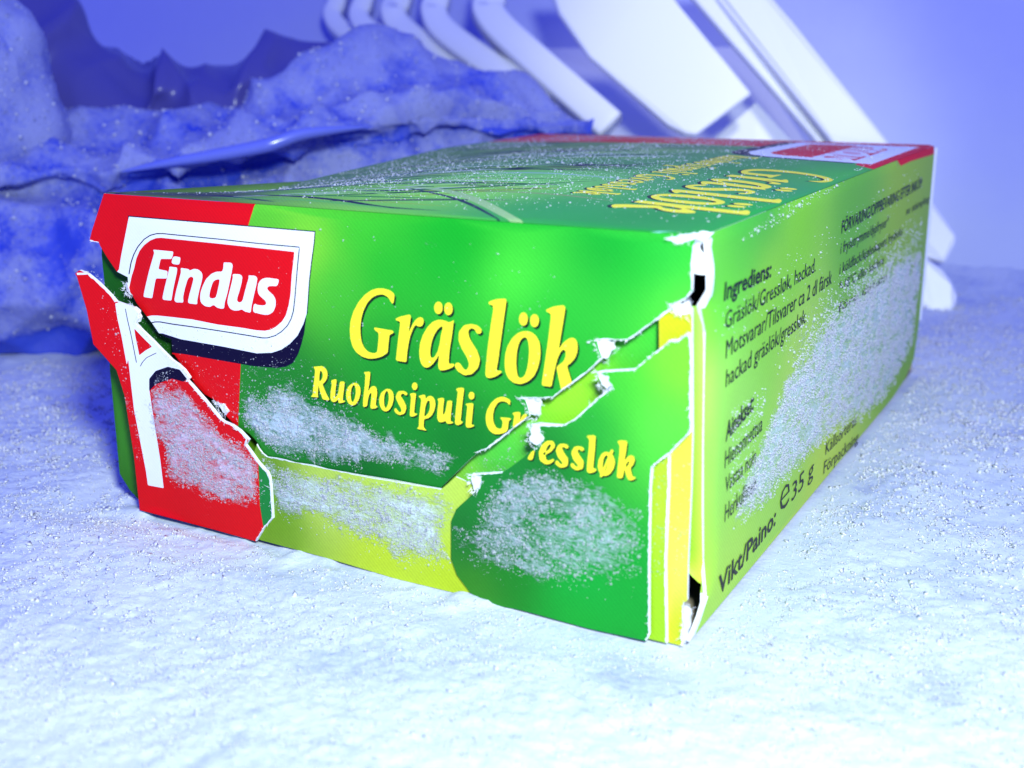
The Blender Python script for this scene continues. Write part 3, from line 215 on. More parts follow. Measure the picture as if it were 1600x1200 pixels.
def scatter(poly, per_mm2, weight):
    q = np.array(poly); lo, hi = q.min(0), q.max(0); n = int((hi-lo).prod()*per_mm2*weight)
    p = rng.uniform(lo, hi, size=(n, 2)); p = p[inside(p, poly)]
    return p
def edge_fade(p, poly, w):
    P_ = np.array(poly); Q = np.roll(P_, -1, 0); d = np.full(len(p), 1e9)
    for a, b in zip(P_, Q):
        ab = b-a; t = np.clip(((p-a)@ab)/(ab@ab+1e-9), 0, 1); d = np.minimum(d, np.linalg.norm(p-(a+t[:, None]*ab), axis=1))
    return np.clip(d/w, 0, 1)
def film(patches, fade, gain=1.0):
    def fn(P):
        c = np.zeros(len(P)); P3 = np.stack([P[:, 0], P[:, 1], 0*P[:, 0]], 1)
        P = P+np.stack([fbm(P3, 1/3.2, 3, 3)-.5, fbm(P3, 1/3.2, 3, 8)-.5], 1)*5.0
        for poly, w in patches:
            m = inside(P, poly)
            if m.any(): c[m] = np.maximum(c[m], (min(1, w*1.25) if w > .2 else w*2.0)*(.25+.75*edge_fade(P[m], poly, fade)) if w > .2 else w*1.6)
        return c*gain*(.55+.9*fbm(P3*np.array([.6, 1.6, 1]), 1/1.6, 2, 12))
    return fn
def film_of(l): return film([(p, w) for L, p, w in FROST if L == l], 1.6)

def rbf(samples, sig):
    S = np.array([(a, b) for a, b, c in samples]); Cc = np.array([lin(c) for a, b, c in samples])
    def fn(P):
        d = ((P[:, None, :]-S[None])**2).sum(2); w = 1/(d+sig*sig)**1.6
        return (w[:, :, None]*Cc[None]).sum(1)/w.sum(1)[:, None]*np.array([.92, .86, .55])
    return fn

_oct = np.array([(1, 0, 0), (-1, 0, 0), (0, 1, 0), (0, -1, 0), (0, 0, 1), (0, 0, -1)], float)
_octf = np.array([(0, 2, 4), (2, 1, 4), (1, 3, 4), (3, 0, 4), (2, 0, 5), (1, 2, 5), (3, 1, 5), (0, 3, 5)])
_tet = np.array([(1, 1, 1), (1, -1, -1), (-1, 1, -1), (-1, -1, 1)], float)*.75
_tetf = np.array([(0, 1, 2), (0, 3, 1), (0, 2, 3), (1, 3, 2)])
def grains(name, pts, size, mat, parent=None, stretch=.5, tet=False):
    """many small ice grains joined in one mesh"""
    n = len(pts)
    if n == 0: return None
    q = rng.normal(size=(n, 4)); q /= np.linalg.norm(q, axis=1)[:, None]
    w, x, y, z = q.T
    R = np.stack([1-2*(y*y+z*z), 2*(x*y-z*w), 2*(x*z+y*w), 2*(x*y+z*w), 1-2*(x*x+z*z), 2*(y*z-x*w), 2*(x*z-y*w), 2*(y*z+x*w), 1-2*(x*x+y*y)], 1).reshape(n, 3, 3)
    SV, SF = (_tet, _tetf) if tet else (_oct, _octf); kk = len(SV)
    s = np.asarray(size)[:, None, None]*(1+stretch*rng.uniform(-1, 1, size=(n, kk, 1)))
    V = np.einsum('nij,kj->nki', R, SV)*s + np.asarray(pts)[:, None, :]
    F = (SF[None]+kk*np.arange(n)[:, None, None]).reshape(-1, 3)
    V = V.reshape(-1, 3)*MM
    me = bpy.data.meshes.new(name)
    me.vertices.add(len(V)); me.vertices.foreach_set('co', V.ravel())
    me.loops.add(len(F)*3); me.loops.foreach_set('vertex_index', F.ravel())
    me.polygons.add(len(F)); me.polygons.foreach_set('loop_start', np.arange(0, len(F)*3, 3)); me.polygons.foreach_set('loop_total', np.full(len(F), 3))
    me.update(); me.validate()
    me.materials.append(mat)
    o = bpy.data.objects.new(name, me); COL_MAIN.objects.link(o); o['kind'] = 'stuff'
    if parent: o.parent = parent
    return o

# ------------------------------------------------------------------ materials
MAT = {}
def mat(name, color=(.8, .8, .8), rough=.5, spec=.5, build=None):
    m = bpy.data.materials.new(name); m.use_nodes = True; nt = m.node_tree; b = nt.nodes['Principled BSDF']
    b.inputs['Base Color'].default_value = (*color, 1); b.inputs['Roughness'].default_value = rough
    b.inputs['Specular IOR Level'].default_value = spec
    if build: build(nt, b)
    MAT[name] = m; return m
def N(nt, t, **kw):
    n = nt.nodes.new(t)
    for k, v in kw.items():
        if k in n.inputs: n.inputs[k].default_value = v
        else: setattr(n, k, v)
    return n
def obj_coord(nt): return N(nt, 'ShaderNodeTexCoord').outputs['Object']
def add_bump(nt, b, scale, dist, strength=.5, detail=3):
    n = N(nt, 'ShaderNodeTexNoise', Scale=scale, Detail=detail); nt.links.new(obj_coord(nt), n.inputs['Vector'])
    bp = N(nt, 'ShaderNodeBump', Strength=strength, Distance=dist); nt.links.new(n.outputs['Fac'], bp.inputs['Height'])
    nt.links.new(bp.outputs['Normal'], b.inputs['Normal'])
def speckle(nt, src, b, amt=.22, scale=2600):
    """halftone dots of the offset print and a fine frost film"""
    w = N(nt, 'ShaderNodeTexWave', wave_type='BANDS', bands_direction='DIAGONAL', Scale=scale*.42, Distortion=0)
    nt.links.new(obj_coord(nt), w.inputs['Vector'])
    n = N(nt, 'ShaderNodeTexNoise', Scale=scale*1.6, Detail=2); nt.links.new(obj_coord(nt), n.inputs['Vector'])
    m1 = N(nt, 'ShaderNodeMath', operation='MULTIPLY_ADD'); nt.links.new(w.outputs['Fac'], m1.inputs[0]); m1.inputs[1].default_value = amt*.5; m1.inputs[2].default_value = 1-amt*.6
    m2 = N(nt, 'ShaderNodeMath', operation='MULTIPLY_ADD'); nt.links.new(n.outputs['Fac'], m2.inputs[0]); m2.inputs[1].default_value = amt; nt.links.new(m1.outputs[0], m2.inputs[2])
    x = N(nt, 'ShaderNodeMix', data_type='RGBA', blend_type='MULTIPLY'); x.inputs['Factor'].default_value = 1
    nt.links.new(src, x.inputs[6]); nt.links.new(m2.outputs[0], x.inputs[7])
    # frost film lying on the print: ridged crystal noise thresholded by the coverage stored on the mesh
    a = N(nt, 'ShaderNodeAttribute', attribute_name='frost')
    mp = N(nt, 'ShaderNodeMapping'); mp.inputs['Scale'].default_value = (1, 1, 2.1); nt.links.new(obj_coord(nt), mp.inputs['Vector'])
    n3 = N(nt, 'ShaderNodeTexNoise', Scale=950, Detail=5, Roughness=.75, Distortion=.8); nt.links.new(mp.outputs[0], n3.inputs['Vector'])
    sm = N(nt, 'ShaderNodeMath', operation='MULTIPLY_ADD'); nt.links.new(a.outputs['Fac'], sm.inputs[0]); sm.inputs[1].default_value = .40; nt.links.new(n3.outputs['Fac'], sm.inputs[2])
    mr = N(nt, 'ShaderNodeMapRange'); mr.inputs[1].default_value = .68; mr.inputs[2].default_value = .98; mr.inputs[4].default_value = .66; nt.links.new(sm.outputs[0], mr.inputs[0])
    fx = N(nt, 'ShaderNodeMix', data_type='RGBA'); nt.links.new(mr.outputs[0], fx.inputs['Factor']); nt.links.new(x.outputs[2], fx.inputs[6]); fx.inputs[7].default_value = (.74, .82, .90, 1)
    nt.links.new(fx.outputs[2], b.inputs['Base Color'])
    bp = N(nt, 'ShaderNodeBump', Strength=.7, Distance=.00035); nt.links.new(mr.outputs[0], bp.inputs['Height'])
    n4 = N(nt, 'ShaderNodeTexNoise', Scale=900, Detail=3); nt.links.new(obj_coord(nt), n4.inputs['Vector'])
    bp2 = N(nt, 'ShaderNodeBump', Strength=.3, Distance=.00005); nt.links.new(n4.outputs['Fac'], bp2.inputs['Height']); nt.links.new(bp2.outputs['Normal'], bp.inputs['Normal'])
    nt.links.new(bp.outputs['Normal'], b.inputs['Normal'])
def printed(nt, b):
    a = N(nt, 'ShaderNodeAttribute', attribute_name='Col'); speckle(nt, a.outputs['Color'], b)
def inked(c, amt=.16):
    def f(nt, b):
        r = N(nt, 'ShaderNodeRGB'); r.outputs[0].default_value = (*c, 1); speckle(nt, r.outputs[0], b, amt)
    return f
mat('printed_green', rough=.46, spec=.14, build=printed)
mat('ink_red', rough=.5, spec=.14, build=inked((.76, .004, .006)))
mat('ink_white', rough=.5, spec=.14, build=inked((.90, .92, .84), .05))
mat('ink_navy', rough=.5, spec=.14, build=inked((.004, .002, .022)))
mat('ink_yellow', rough=.5, spec=.14, build=inked((.93, .86, .03), .08))
mat('ink_dark', rough=.5, spec=.14, build=inked((.004, .022, .008), .1))
mat('ink_black', (.006, .006, .006), .5, .3)
mat('card', rough=.8, spec=.2, build=lambda nt, b: (b.inputs['Base Color'].__setattr__('default_value', (.86, .87, .84, 1)), add_bump(nt, b, 1800, .0002, .6)))
mat('card_inside', (.32, .27, .20), .85, .1)
def snow_build(nt, b):
    co = obj_coord(nt)
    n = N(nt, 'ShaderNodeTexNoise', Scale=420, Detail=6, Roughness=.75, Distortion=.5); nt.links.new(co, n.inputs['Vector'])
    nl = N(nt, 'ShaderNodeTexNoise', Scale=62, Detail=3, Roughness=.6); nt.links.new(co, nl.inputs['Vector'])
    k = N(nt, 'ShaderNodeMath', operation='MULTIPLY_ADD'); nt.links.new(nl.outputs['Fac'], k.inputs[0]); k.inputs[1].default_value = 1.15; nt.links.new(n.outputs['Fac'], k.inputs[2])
    r = N(nt, 'ShaderNodeValToRGB'); e = r.color_ramp.elements   # shade of small hollows painted as bluish blotches in the white rime
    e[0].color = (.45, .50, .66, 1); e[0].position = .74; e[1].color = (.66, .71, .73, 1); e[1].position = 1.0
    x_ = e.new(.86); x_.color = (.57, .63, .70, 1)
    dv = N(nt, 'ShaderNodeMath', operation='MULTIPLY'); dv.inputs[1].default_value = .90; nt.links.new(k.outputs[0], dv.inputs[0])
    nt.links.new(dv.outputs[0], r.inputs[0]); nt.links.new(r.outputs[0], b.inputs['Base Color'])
    n5 = N(nt, 'ShaderNodeTexNoise', Scale=1500, Detail=3, Roughness=.7); nt.links.new(co, n5.inputs['Vector'])
    ad = N(nt, 'ShaderNodeMath', operation='ADD'); nt.links.new(k.outputs[0], ad.inputs[0]); nt.links.new(n5.outputs['Fac'], ad.inputs[1])
    bp = N(nt, 'ShaderNodeBump', Strength=.5, Distance=.0003); nt.links.new(ad.outputs[0], bp.inputs['Height']); nt.links.new(bp.outputs['Normal'], b.inputs['Normal'])
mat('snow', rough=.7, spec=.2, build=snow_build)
def ice_build(nt, b):
    tl = N(nt, 'ShaderNodeBsdfTranslucent'); tl.inputs[0].default_value = (.95, .96, .97, 1); m0 = N(nt, 'ShaderNodeMixShader'); m0.inputs[0].default_value = .3
    nt.links.new(b.outputs[0], m0.inputs[1]); nt.links.new(tl.outputs[0], m0.inputs[2]); nt.links.new(m0.outputs[0], nt.nodes['Material Output'].inputs[0])
mat('ice_grain', (.95, .96, .97), .14, 1.0, ice_build)
def frost_build(nt, b):
    tl = N(nt, 'ShaderNodeBsdfTranslucent'); tl.inputs[0].default_value = b.inputs['Base Color'].default_value; m0 = N(nt, 'ShaderNodeMixShader'); m0.inputs[0].default_value = .4
    nt.links.new(b.outputs[0], m0.inputs[1]); nt.links.new(tl.outputs[0], m0.inputs[2]); b = m0
    t = N(nt, 'ShaderNodeBsdfTransparent'); mx = N(nt, 'ShaderNodeMixShader'); mx.inputs[0].default_value = .46
    nt.links.new(t.outputs[0], mx.inputs[1]); nt.links.new(b.outputs[0], mx.inputs[2]); nt.links.new(mx.outputs[0], nt.nodes['Material Output'].inputs[0])
mat('frost_grain', (.93, .95, .97), .3, .7, frost_build)
mat('bag_frost', (.50, .54, .80), .3, .7, frost_build)
mat('frost_white', (.94, .95, .97), .3, .7, frost_build)
mat('plastic_white', rough=.38, spec=.45, build=lambda nt, b: (b.inputs['Base Color'].__setattr__('default_value', (.86, .87, .85, 1)), add_bump(nt, b, 500, .00005, .3)))
def wall_build(nt, b):
    a = N(nt, 'ShaderNodeAttribute', attribute_name='frost'); n = N(nt, 'ShaderNodeTexNoise', Scale=45, Detail=5, Roughness=.6); nt.links.new(obj_coord(nt), n.inputs['Vector'])
    k = N(nt, 'ShaderNodeMath', operation='MULTIPLY_ADD'); nt.links.new(n.outputs['Fac'], k.inputs[0]); k.inputs[1].default_value = .35; nt.links.new(a.outputs['Fac'], k.inputs[2])
    mr = N(nt, 'ShaderNodeMapRange'); mr.inputs[1].default_value = .17; mr.inputs[2].default_value = 1.0; nt.links.new(k.outputs[0], mr.inputs[0])
    x = N(nt, 'ShaderNodeMix', data_type='RGBA'); nt.links.new(mr.outputs[0], x.inputs['Factor']); x.inputs[6].default_value = (.44, .47, .78, 1); x.inputs[7].default_value = (.62, .67, .72, 1)
    nt.links.new(x.outputs[2], b.inputs['Base Color'])
    bp = N(nt, 'ShaderNodeBump', Strength=.4, Distance=.0012); nt.links.new(n.outputs['Fac'], bp.inputs['Height']); nt.links.new(bp.outputs['Normal'], b.inputs['Normal'])
mat('wall_liner', rough=.55, spec=.3, build=wall_build)
def bag_build(nt, b):
    a = N(nt, 'ShaderNodeAttribute', attribute_name='frost')
    n = N(nt, 'ShaderNodeTexNoise', Scale=900, Detail=5, Roughness=.8); nt.links.new(obj_coord(nt), n.inputs['Vector'])
    s = N(nt, 'ShaderNodeMath', operation='ADD'); nt.links.new(a.outputs['Fac'], s.inputs[0]); nt.links.new(n.outputs['Fac'], s.inputs[1])
    mr = N(nt, 'ShaderNodeMapRange'); mr.inputs[1].default_value = .90; mr.inputs[2].default_value = 1.30; nt.links.new(s.outputs[0], mr.inputs[0])
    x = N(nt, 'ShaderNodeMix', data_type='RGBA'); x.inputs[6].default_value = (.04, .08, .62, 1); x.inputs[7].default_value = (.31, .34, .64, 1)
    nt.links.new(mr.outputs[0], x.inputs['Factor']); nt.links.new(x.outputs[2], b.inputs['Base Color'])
    rr = N(nt, 'ShaderNodeMapRange'); rr.inputs[3].default_value = .16; rr.inputs[4].default_value = .5; nt.links.new(mr.outputs[0], rr.inputs[0]); nt.links.new(rr.outputs[0], b.inputs['Roughness'])
    bp = N(nt, 'ShaderNodeBump', Strength=.6, Distance=.0008); nt.links.new(s.outputs[0], bp.inputs['Height']); nt.links.new(bp.outputs['Normal'], b.inputs['Normal'])
mat('bag_film', (.16, .20, .66), .26, 1.0, lambda nt, b: add_bump(nt, b, 120, .0004, .3))
mat('blue_bag', rough=.4, spec=.6, build=bag_build)
mat('clear_wrap', rough=.28, spec=.5, build=lambda nt, b: (b.inputs['Base Color'].__setattr__('default_value', (.085, .08, .30, 1)), add_bump(nt, b, 60, .0015, .3)))

# ------------------------------------------------------------------ the setting: snow bed and freezer wall
def axis(lo, a, b, hi, fine, grow):
    xs = list(np.arange(a, b+1e-6, fine)); s = fine; x = xs[0]
    pre = []
    while x > lo: s *= grow; x -= s; pre.append(x)
    s = fine; x = xs[-1]; post = []
    while x < hi: s *= grow; x += s; post.append(x)
    return np.array(pre[::-1]+xs+post)
gx = axis(-420, -62, 142, 330, .5, 1.06); gy = axis(-160, -58, 12, 330, .42, 1.012)
GX, GY = np.meshgrid(gx, gy, indexing='ij')
P = np.stack([GX.ravel(), GY.ravel(), np.zeros(GX.size)], 1)
def wall_dist(P):
    a = np.array(WALL[0][:2]); b = np.array(WALL[1][:2]); d = (b-a)/np.linalg.norm(b-a); n = np.array([d[1], -d[0]])
    return -((P[:, :2]-a)@n)*np.sign(((np.array([50, 0])-a)@n))
def snow_h(P):
    P = P*np.array([1, 1, 0])
    z = (fbm(P, 1/38, 3, 3)-.5)*3.2 + (fbm(P, 1/9, 3, 9)-.5)*.8 + (rng.uniform(size=len(P))-.5)*.30 + (fbm(P, 1/2.2, 3, 23)-.5)*.5
    dx = np.maximum(np.maximum(-6-P[:, 0], P[:, 0]-W-1), 0); dy = np.maximum(np.maximum(-3-P[:, 1], P[:, 1]-D-4), 0)
    d = np.hypot(dx, dy); k = np.clip(d/9, 0, 1); k = k*k*(3-2*k)
    z = z*(.15+.85*k) - .8*(1-k) + np.clip(fbm(P, 1/3.0, 3, 91)-.45, 0, 1)*2.2*np.exp(-(d/3.0)**2)*(P[:, 0] < 60)
    wd = wall_dist(P); z = z + np.clip(1+wd/80, 0, 1)**2*26
    return z
P[:, 2] = snow_h(P)
n0, n1 = GX.shape
idx = np.arange(n0*n1).reshape(n0, n1)
F = np.stack([idx[:-1, :-1], idx[1:, :-1], idx[1:, 1:], idx[:-1, 1:]], -1).reshape(-1, 4)
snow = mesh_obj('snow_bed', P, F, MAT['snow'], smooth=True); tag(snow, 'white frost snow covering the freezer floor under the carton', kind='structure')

# loose ice crystals lying on the snow
n = 680000
cp = np.stack([rng.uniform(-75, 150, n), rng.uniform(-58, 190, n), np.zeros(n)], 1)
cd = np.hypot(cp[:, 0]-100, cp[:, 1]+75)
dens = fbm(cp, 1/5, 3, 61); cp = cp[rng.uniform(size=n) < np.clip((dens-.25)*2.4, .1, 1)*np.clip((85/(cd+1))**1.1, .16, 1)]
inb = (cp[:, 0] > -1) & (cp[:, 0] < W+1) & (cp[:, 1] > -1.5) & (cp[:, 1] < D+1); cp = cp[~inb]
cp[:, 2] = snow_h(cp)+.02
sz = (rng.gamma(1.1, .045, len(cp))+.04)*np.clip(np.hypot(cp[:, 0]-100, cp[:, 1]+75)/90, .75, 1.9)
print('snow grains', len(cp))
ic = grains('ice_crystals', cp, np.clip(sz, .035, .5), MAT['ice_grain'], tet=True); tag(ic, 'glittering loose ice crystals scattered over the snow', 'ice')

a = np.array(WALL[0][:2]); b = np.array(WALL[1][:2]); d = (b-a)/np.linalg.norm(b-a)
wv = []; ts = np.linspace(-160, 620, 40); prof = [(80, -14), (62, -6), (46, 3), (33, 13), (22, 25), (13, 39), (6, 55), (2, 72), (0, 92), (0, 130), (0, 200)]
nrm = np.array([-d[1], d[0]]); nrm = nrm if nrm@(np.array([50, 0])-a) > 0 else -nrm
for t in ts:
    for o, z in prof: wv.append((*(a+d*t+nrm*o), z))
m = len(prof); wf = [(i*m+j, (i+1)*m+j, (i+1)*m+j+1, i*m+j+1) for i in range(len(ts)-1) for j in range(m-1)]
wall = mesh_obj('freezer_wall', wv, wf, MAT['wall_liner'], smooth=True, attrs={'frost': np.clip(1-(np.array(wv)[:, 2]-6)/60, 0, 1)**1.3}); tag(wall, 'plain blue-lit freezer liner wall behind everything', kind='structure')

# ------------------------------------------------------------------ the carton
carton = bpy.data.objects.new('food_carton', None); COL_MAIN.objects.link(carton); carton.empty_display_size = .02
tag(carton, 'green and red frozen chives carton with torn front flap lying on the snow', 'carton')
LYR = dict(L0=2.4, L1=1.28, U=0.0, M=-.4, R=-.8, S=-.8, T1=-.16, T2=.32, N=.16)
def sag(x, y):
    s = np.interp(y/W, [0, .2, .38, .65, 1, 1.6], [.0, 1.7, 3.0, 1.8, .3, 0])
    return s*math.exp(-(x/20)**2)
def top_z(x, y):
    bul = 1.1*max(0, math.sin(math.pi*min(max(x/W, 0), 1)))*max(0, math.sin(math.pi*min(max(y/D, 0), 1)))**.8
    edge = (.6-math.sqrt(max(0, .36-(.6-y)**2)) if y < .6 else 0)+(.6-math.sqrt(max(0, .36-(.6-(W-x))**2)) if W-x < .6 else 0)
    return H+bul-sag(x, y)-edge
def place_front(layer):
    y0 = LYR[layer]
    def fn(x, z):
        y = y0
        if layer == 'R': y -= .9*max(0, (9-x)/9)**1.5 + .35*max(0, (z-8)/25)
        if layer == 'U':
            if z > H-.6: y += .6-math.sqrt(max(0, .36-(z-H+.6)**2))
            y -= .5*max(0, (6-x)/8)**2
            z = z - sag(x, 0)
        if layer == 'S': y -= .15*math.sin(x*.2)
        return (x, y, z)
    return fn
def glyph_zone(keys, mt, nm, dx=0, dz=0):
    outs, holes = [], []
    z = []
    for k in keys:
        l, o, h = GLY[k]
        sh = lambda p: [(a+dx, b+dz) for a, b in soften(p)]
        z.append((nm, [sh(p) for p in o], [sh(p) for p in h], mt))
    return z
def rim_zones(layer):
    zs = []
    for l, p, w in RIM:
        if l != layer: continue
        r = resample(p, .35); w_ = w*(1.0+.45*(rng.uniform(size=len(r))-.5))
        r = r+rng.normal(size=r.shape)*.03
        zs.append(('torn_edge', [stroke(r, np.minimum(w_, .34)*.8)], [], MAT['card'], len(zs)))
    return zs
def ragged(p, amp=.3, step=.35):
    r = resample(list(p)+[p[0]], step)[:-1]; c = r.mean(0)
    d = r-c; d /= np.linalg.norm(d, axis=1)[:, None]+1e-9
    return [tuple(q) for q in r+d*(rng.uniform(-.4, 1, size=(len(r), 1))*amp)]
Y, K, WH, RD, NV, GR = MAT['ink_yellow'], MAT['ink_dark'], MAT['ink_white'], MAT['ink_red'], MAT['ink_navy'], MAT['printed_green']
def zn(k, mt, nm, s=True): return (nm, [soften(ZON[k][1], .1) if s else ZON[k][1]], [], mt)
BIG = ['G1', 'r1', 'a1', 's1', 'l1', 'o1', 'k1']; MID = ['R2', 'u2', 'o2', 'h2', 'o3', 's2', 'i2', 'p2', 'u3', 'l2', 'i3', 'G2', 'r2']; LOW = ['r3', 'e3', 's3', 's4', 'l3', 'o4', 'ob', 'k3']; LOGO = ['F', 'Fi', 'Fn', 'Fd', 'Fu', 'Fs']
zU = [zn('red', RD, 'red_band', False), zn('navy', NV, 'logo_shadow'), zn('logo_dark', NV, 'logo_shadow', False), zn('logo_white', WH, 'logo_plaque', False), zn('logo_line', NV, 'logo_line'), zn('logo_red', RD, 'logo_field')]
zU += glyph_zone(LOGO, WH, 'brand_lettering')
zU += glyph_zone(BIG, K, 'letter_shadow', .22, -.24)+glyph_zone(MID, K, 'letter_shadow', .15, -.17)+glyph_zone(BIG, Y, 'title_lettering')+glyph_zone(MID, Y, 'subtitle_lettering')+rim_zones('U')
OUT['U'] = [(a, 42.28) if b > 41.3 else (a, b) for a, b in OUT['U']]
plate('upper_front_flap', OUT['U'], place_front('U'), GR, carton, zU, 1.3, .3, skip=lambda p: p[1] > 41.2, frostfn=film_of('U'), colfn=rbf(COL['U'], 3.5))
zR = [('printed_patch', [ZON['Rgreen'][1]], [], GR), zn('Rwhite', WH, 'logo_plaque'), zn('Rnavy', NV, 'logo_shadow'), zn('Rtri', RD, 'red_patch'), zn('Rline', NV, 'logo_line'), zn('Rline2', NV, 'logo_line')]+rim_zones('R')
plate('torn_corner_flap', OUT['R'], place_front('R'), RD, carton, zR, 1.2, .42, frostfn=film_of('R'), colfn=rbf(COL['R'], 3))
zS = glyph_zone(LOW, K, 'letter_shadow', .15, -.17)+glyph_zone(LOW, Y, 'subtitle_lettering')+rim_zones('S')
plate('lower_front_flap', OUT['S'], place_front('S'), GR, carton, zS, 1.3, .35, frostfn=film_of('S'), colfn=rbf(COL['S'], 3.5))
plate('lime_tuck_flap', OUT['M'], place_front('M'), GR, carton, rim_zones('M'), 1.3, .2, frostfn=film_of('M'), colfn=rbf(COL['M'], 3))
plate('glue_flap', OUT['L1'], place_front('L1'), GR, carton, rim_zones('L1'), 2.5, .45, frostfn=film_of('L1'), colfn=rbf(COL['L1'], 3))
plate('inner_flap', OUT['L0'], place_front('L0'), GR, carton, [], 6, .45, colfn=rbf(COL['L0'], 3))
plate('edge_strip', OUT['T1'], place_front('T1'), GR, carton, rim_zones('T1'), 2, .45, frostfn=film_of('T1'), colfn=rbf(COL['T1'], 3))
plate('edge_strip', OUT['T2'], place_front('T2'), GR, carton, rim_zones('T2'), 2, .35, frostfn=film_of('T2'), colfn=rbf(COL['T2'], 3))
for l, p in BLOB:
    y0 = LYR[l]-(.12 if l != 'N' else 0)
    pc_ = np.mean(p, 0); p = [tuple(pc_+(np.array(q)-pc_)*.8) for q in p]
    plate('torn_fibre', ragged(soften(p, .2)), (lambda y0: lambda x, z: (x, y0-.15*math.sin(x*3)*math.cos(z*4), z))(y0), MAT['card'], carton, [], .7, .3)

def fibres(poly, y0, n, parent):
    r = resample(list(poly)+[poly[0]], .15); c = np.mean(r, 0); V = []; Fh = []
    for k in range(n):
        a = r[rng.integers(len(r))]; d = (a-c)/(np.linalg.norm(a-c)+1e-9)+rng.normal(size=2)*.6; d /= np.linalg.norm(d)
        L_ = rng.gamma(2, .12); w = .035; nn = np.array([-d[1], d[0]])*w; yo = y0-rng.uniform(0, .35); b0 = len(V)
        m_ = a+d*L_*.55+nn*rng.normal()*2; e = a+d*L_+nn*rng.normal()*5
        V += [(a[0]-nn[0], yo, a[1]-nn[1]), (a[0]+nn[0], yo, a[1]+nn[1]), (m_[0]+nn[0]*.7, yo-.12, m_[1]+nn[1]*.7), (m_[0]-nn[0]*.7, yo-.12, m_[1]-nn[1]*.7), (e[0], yo-rng.uniform(0, .35), e[1])]
        Fh += [(b0, b0+1, b0+2, b0+3), (b0+3, b0+2, b0+4)]
    o = mesh_obj('paper_fuzz', V, Fh, MAT['card'], parent); o['kind'] = 'stuff'
for l, p in BLOB: fibres(p, LYR[l]-.1, 70, carton)
for l, p, w in RIM:
    if l in 'URS' and len(p) > 1: fibres([tuple(q) for q in resample(p, .3)]+[tuple(q) for q in resample(p, .3)[::-1]], LYR[l]-.02, 10+int(6*np.linalg.norm(np.diff(np.array(p), axis=0), axis=1).sum()*.35), carton)

# top panel with its print
def place_top(x, y): return (x, y, top_z(x, y))
def gl_top(p, s, x0, y0, gx0, gz0): return [(x0+(b-gz0)*s, y0-(a-gx0)*s) for a, b in p]
zt = [('red_band', [[(-1, 96), (81, 96), (81, 121), (-1, 121)], [(76.5, 74), (81, 70), (81, 100), (74, 100)]], [], RD)]
tc = (lambda g: lambda P: np.clip(g(P)*np.array([1.5, 1.5, .75]), 0, .9))(rbf(TCOL, 6))
stalk_mats = {}
for k, (p, c, w) in enumerate(STALK):
    key = f'ink_stalk_{k}'
    if c not in stalk_mats: stalk_mats[c] = mat(key, rough=.45, spec=.3, build=inked(tuple(lin(c)*.85), .25))
    pc = catmull(p, 6); ww = (1.0 if k < 6 else .85)*w*(np.sin(np.linspace(.25, math.pi-.03, len(pc)))**.8)
    zt.append((f'chive_stalk', [stroke(pc, ww)], [], stalk_mats[c], k))
pal = [(20, 30, 30), (30, 80, 45), (125, 200, 60), (165, 215, 90), (205, 225, 190), (60, 140, 50), (150, 190, 60), (40, 30, 60)]
for c in pal:
    if c not in stalk_mats: stalk_mats[c] = mat('ink_blade_%d' % len(stalk_mats), rough=.5, spec=.14, build=inked(tuple(lin(c)*.9), .2))
for k in range(170):
    x0 = rng.uniform(2, 40); y0 = rng.uniform(3, 92); L_ = rng.uniform(14, 40); an = rng.normal(.42, .16); bend = rng.normal(0, .12)
    tt = np.linspace(0, 1, 12); px = x0+L_*tt*math.cos(an); py = y0+L_*(tt*math.sin(an)+bend*tt*tt)
    ok_ = (px < 54) & (py > .8) & (py < 95) & (px > .6)
    if ok_.sum() < 5: continue
    m0 = int(np.argmax(ok_)); m1 = m0
    while m1 < 12 and ok_[m1]: m1 += 1
    if m1-m0 < 5: continue
    pc = np.stack([px[m0:m1], py[m0:m1]], 1); ww = rng.uniform(.3, 1.3)*(np.sin(np.linspace(.3, math.pi-.1, len(pc)))**.8)
    c = pal[rng.integers(len(pal))]
    zt.insert(1, ('chive_stalk', [stroke(pc, ww)], [], stalk_mats[c], 100+k))
top_out = [(0.2, .2), (20, .2), (40, .2), (60, .2), (77.5, .2), (79.6, .5), (79.8, 1.9), (79.8, 40), (79.8, 80), (79.8, 119), (79, 119.6), (50, 119.6), (10, 119.6), (0, 119), (0, 80), (0, 40)]
sc = 1.42
lp = lambda k: [(78.3-(36.6-b)*1.38, 113.5-(a-3.6)*sc) for a, b in ZON[k][1]]
logo_top = lambda k: [(78.3-(36.6-b)*1.38, 113.5-(a-3.6)*sc) for a, b in k]
full_plaque = [(3.6, 36.6), (29.6, 36.6), (29.6, 25), (28, 22.5), (25, 21.3), (7, 21.3), (3.6, 21.3)]
full_field = [(6, 27), (6.4, 31), (8.5, 33.6), (10.5, 34.2), (27, 34.2), (27, 26.5), (26, 24.5), (24, 23.6), (7, 23.6)]
zt += [('logo_shadow', [logo_top([(a+1, b-1.8) for a, b in full_plaque])], [], NV), ('logo_plaque', [logo_top(full_plaque)], [], WH), ('logo_field', [logo_top(full_field)], [], RD)]
for k in LOGO:
    l, o, h = GLY[k]; zt.append(('brand_lettering', [logo_top(soften(p)) for p in o], [logo_top(soften(p)) for p in h], WH))
def top_text(keys, s, x0, y0, gx0, gz0, shift, off=(0, 0), nm='title_lettering', mt=Y):
    z = []
    for k in keys:
        l, o, h = GLY[k]; sx, sz = shift if l == 'S' else (0, 0)
        q = lambda p: [(a+off[0], b+off[1]) for a, b in gl_top([(a+sx, b+sz) for a, b in soften(p)], s, x0, y0, gx0, gz0)]
        z.append((nm, [q(p) for p in o], [q(p) for p in h], mt))
    return z
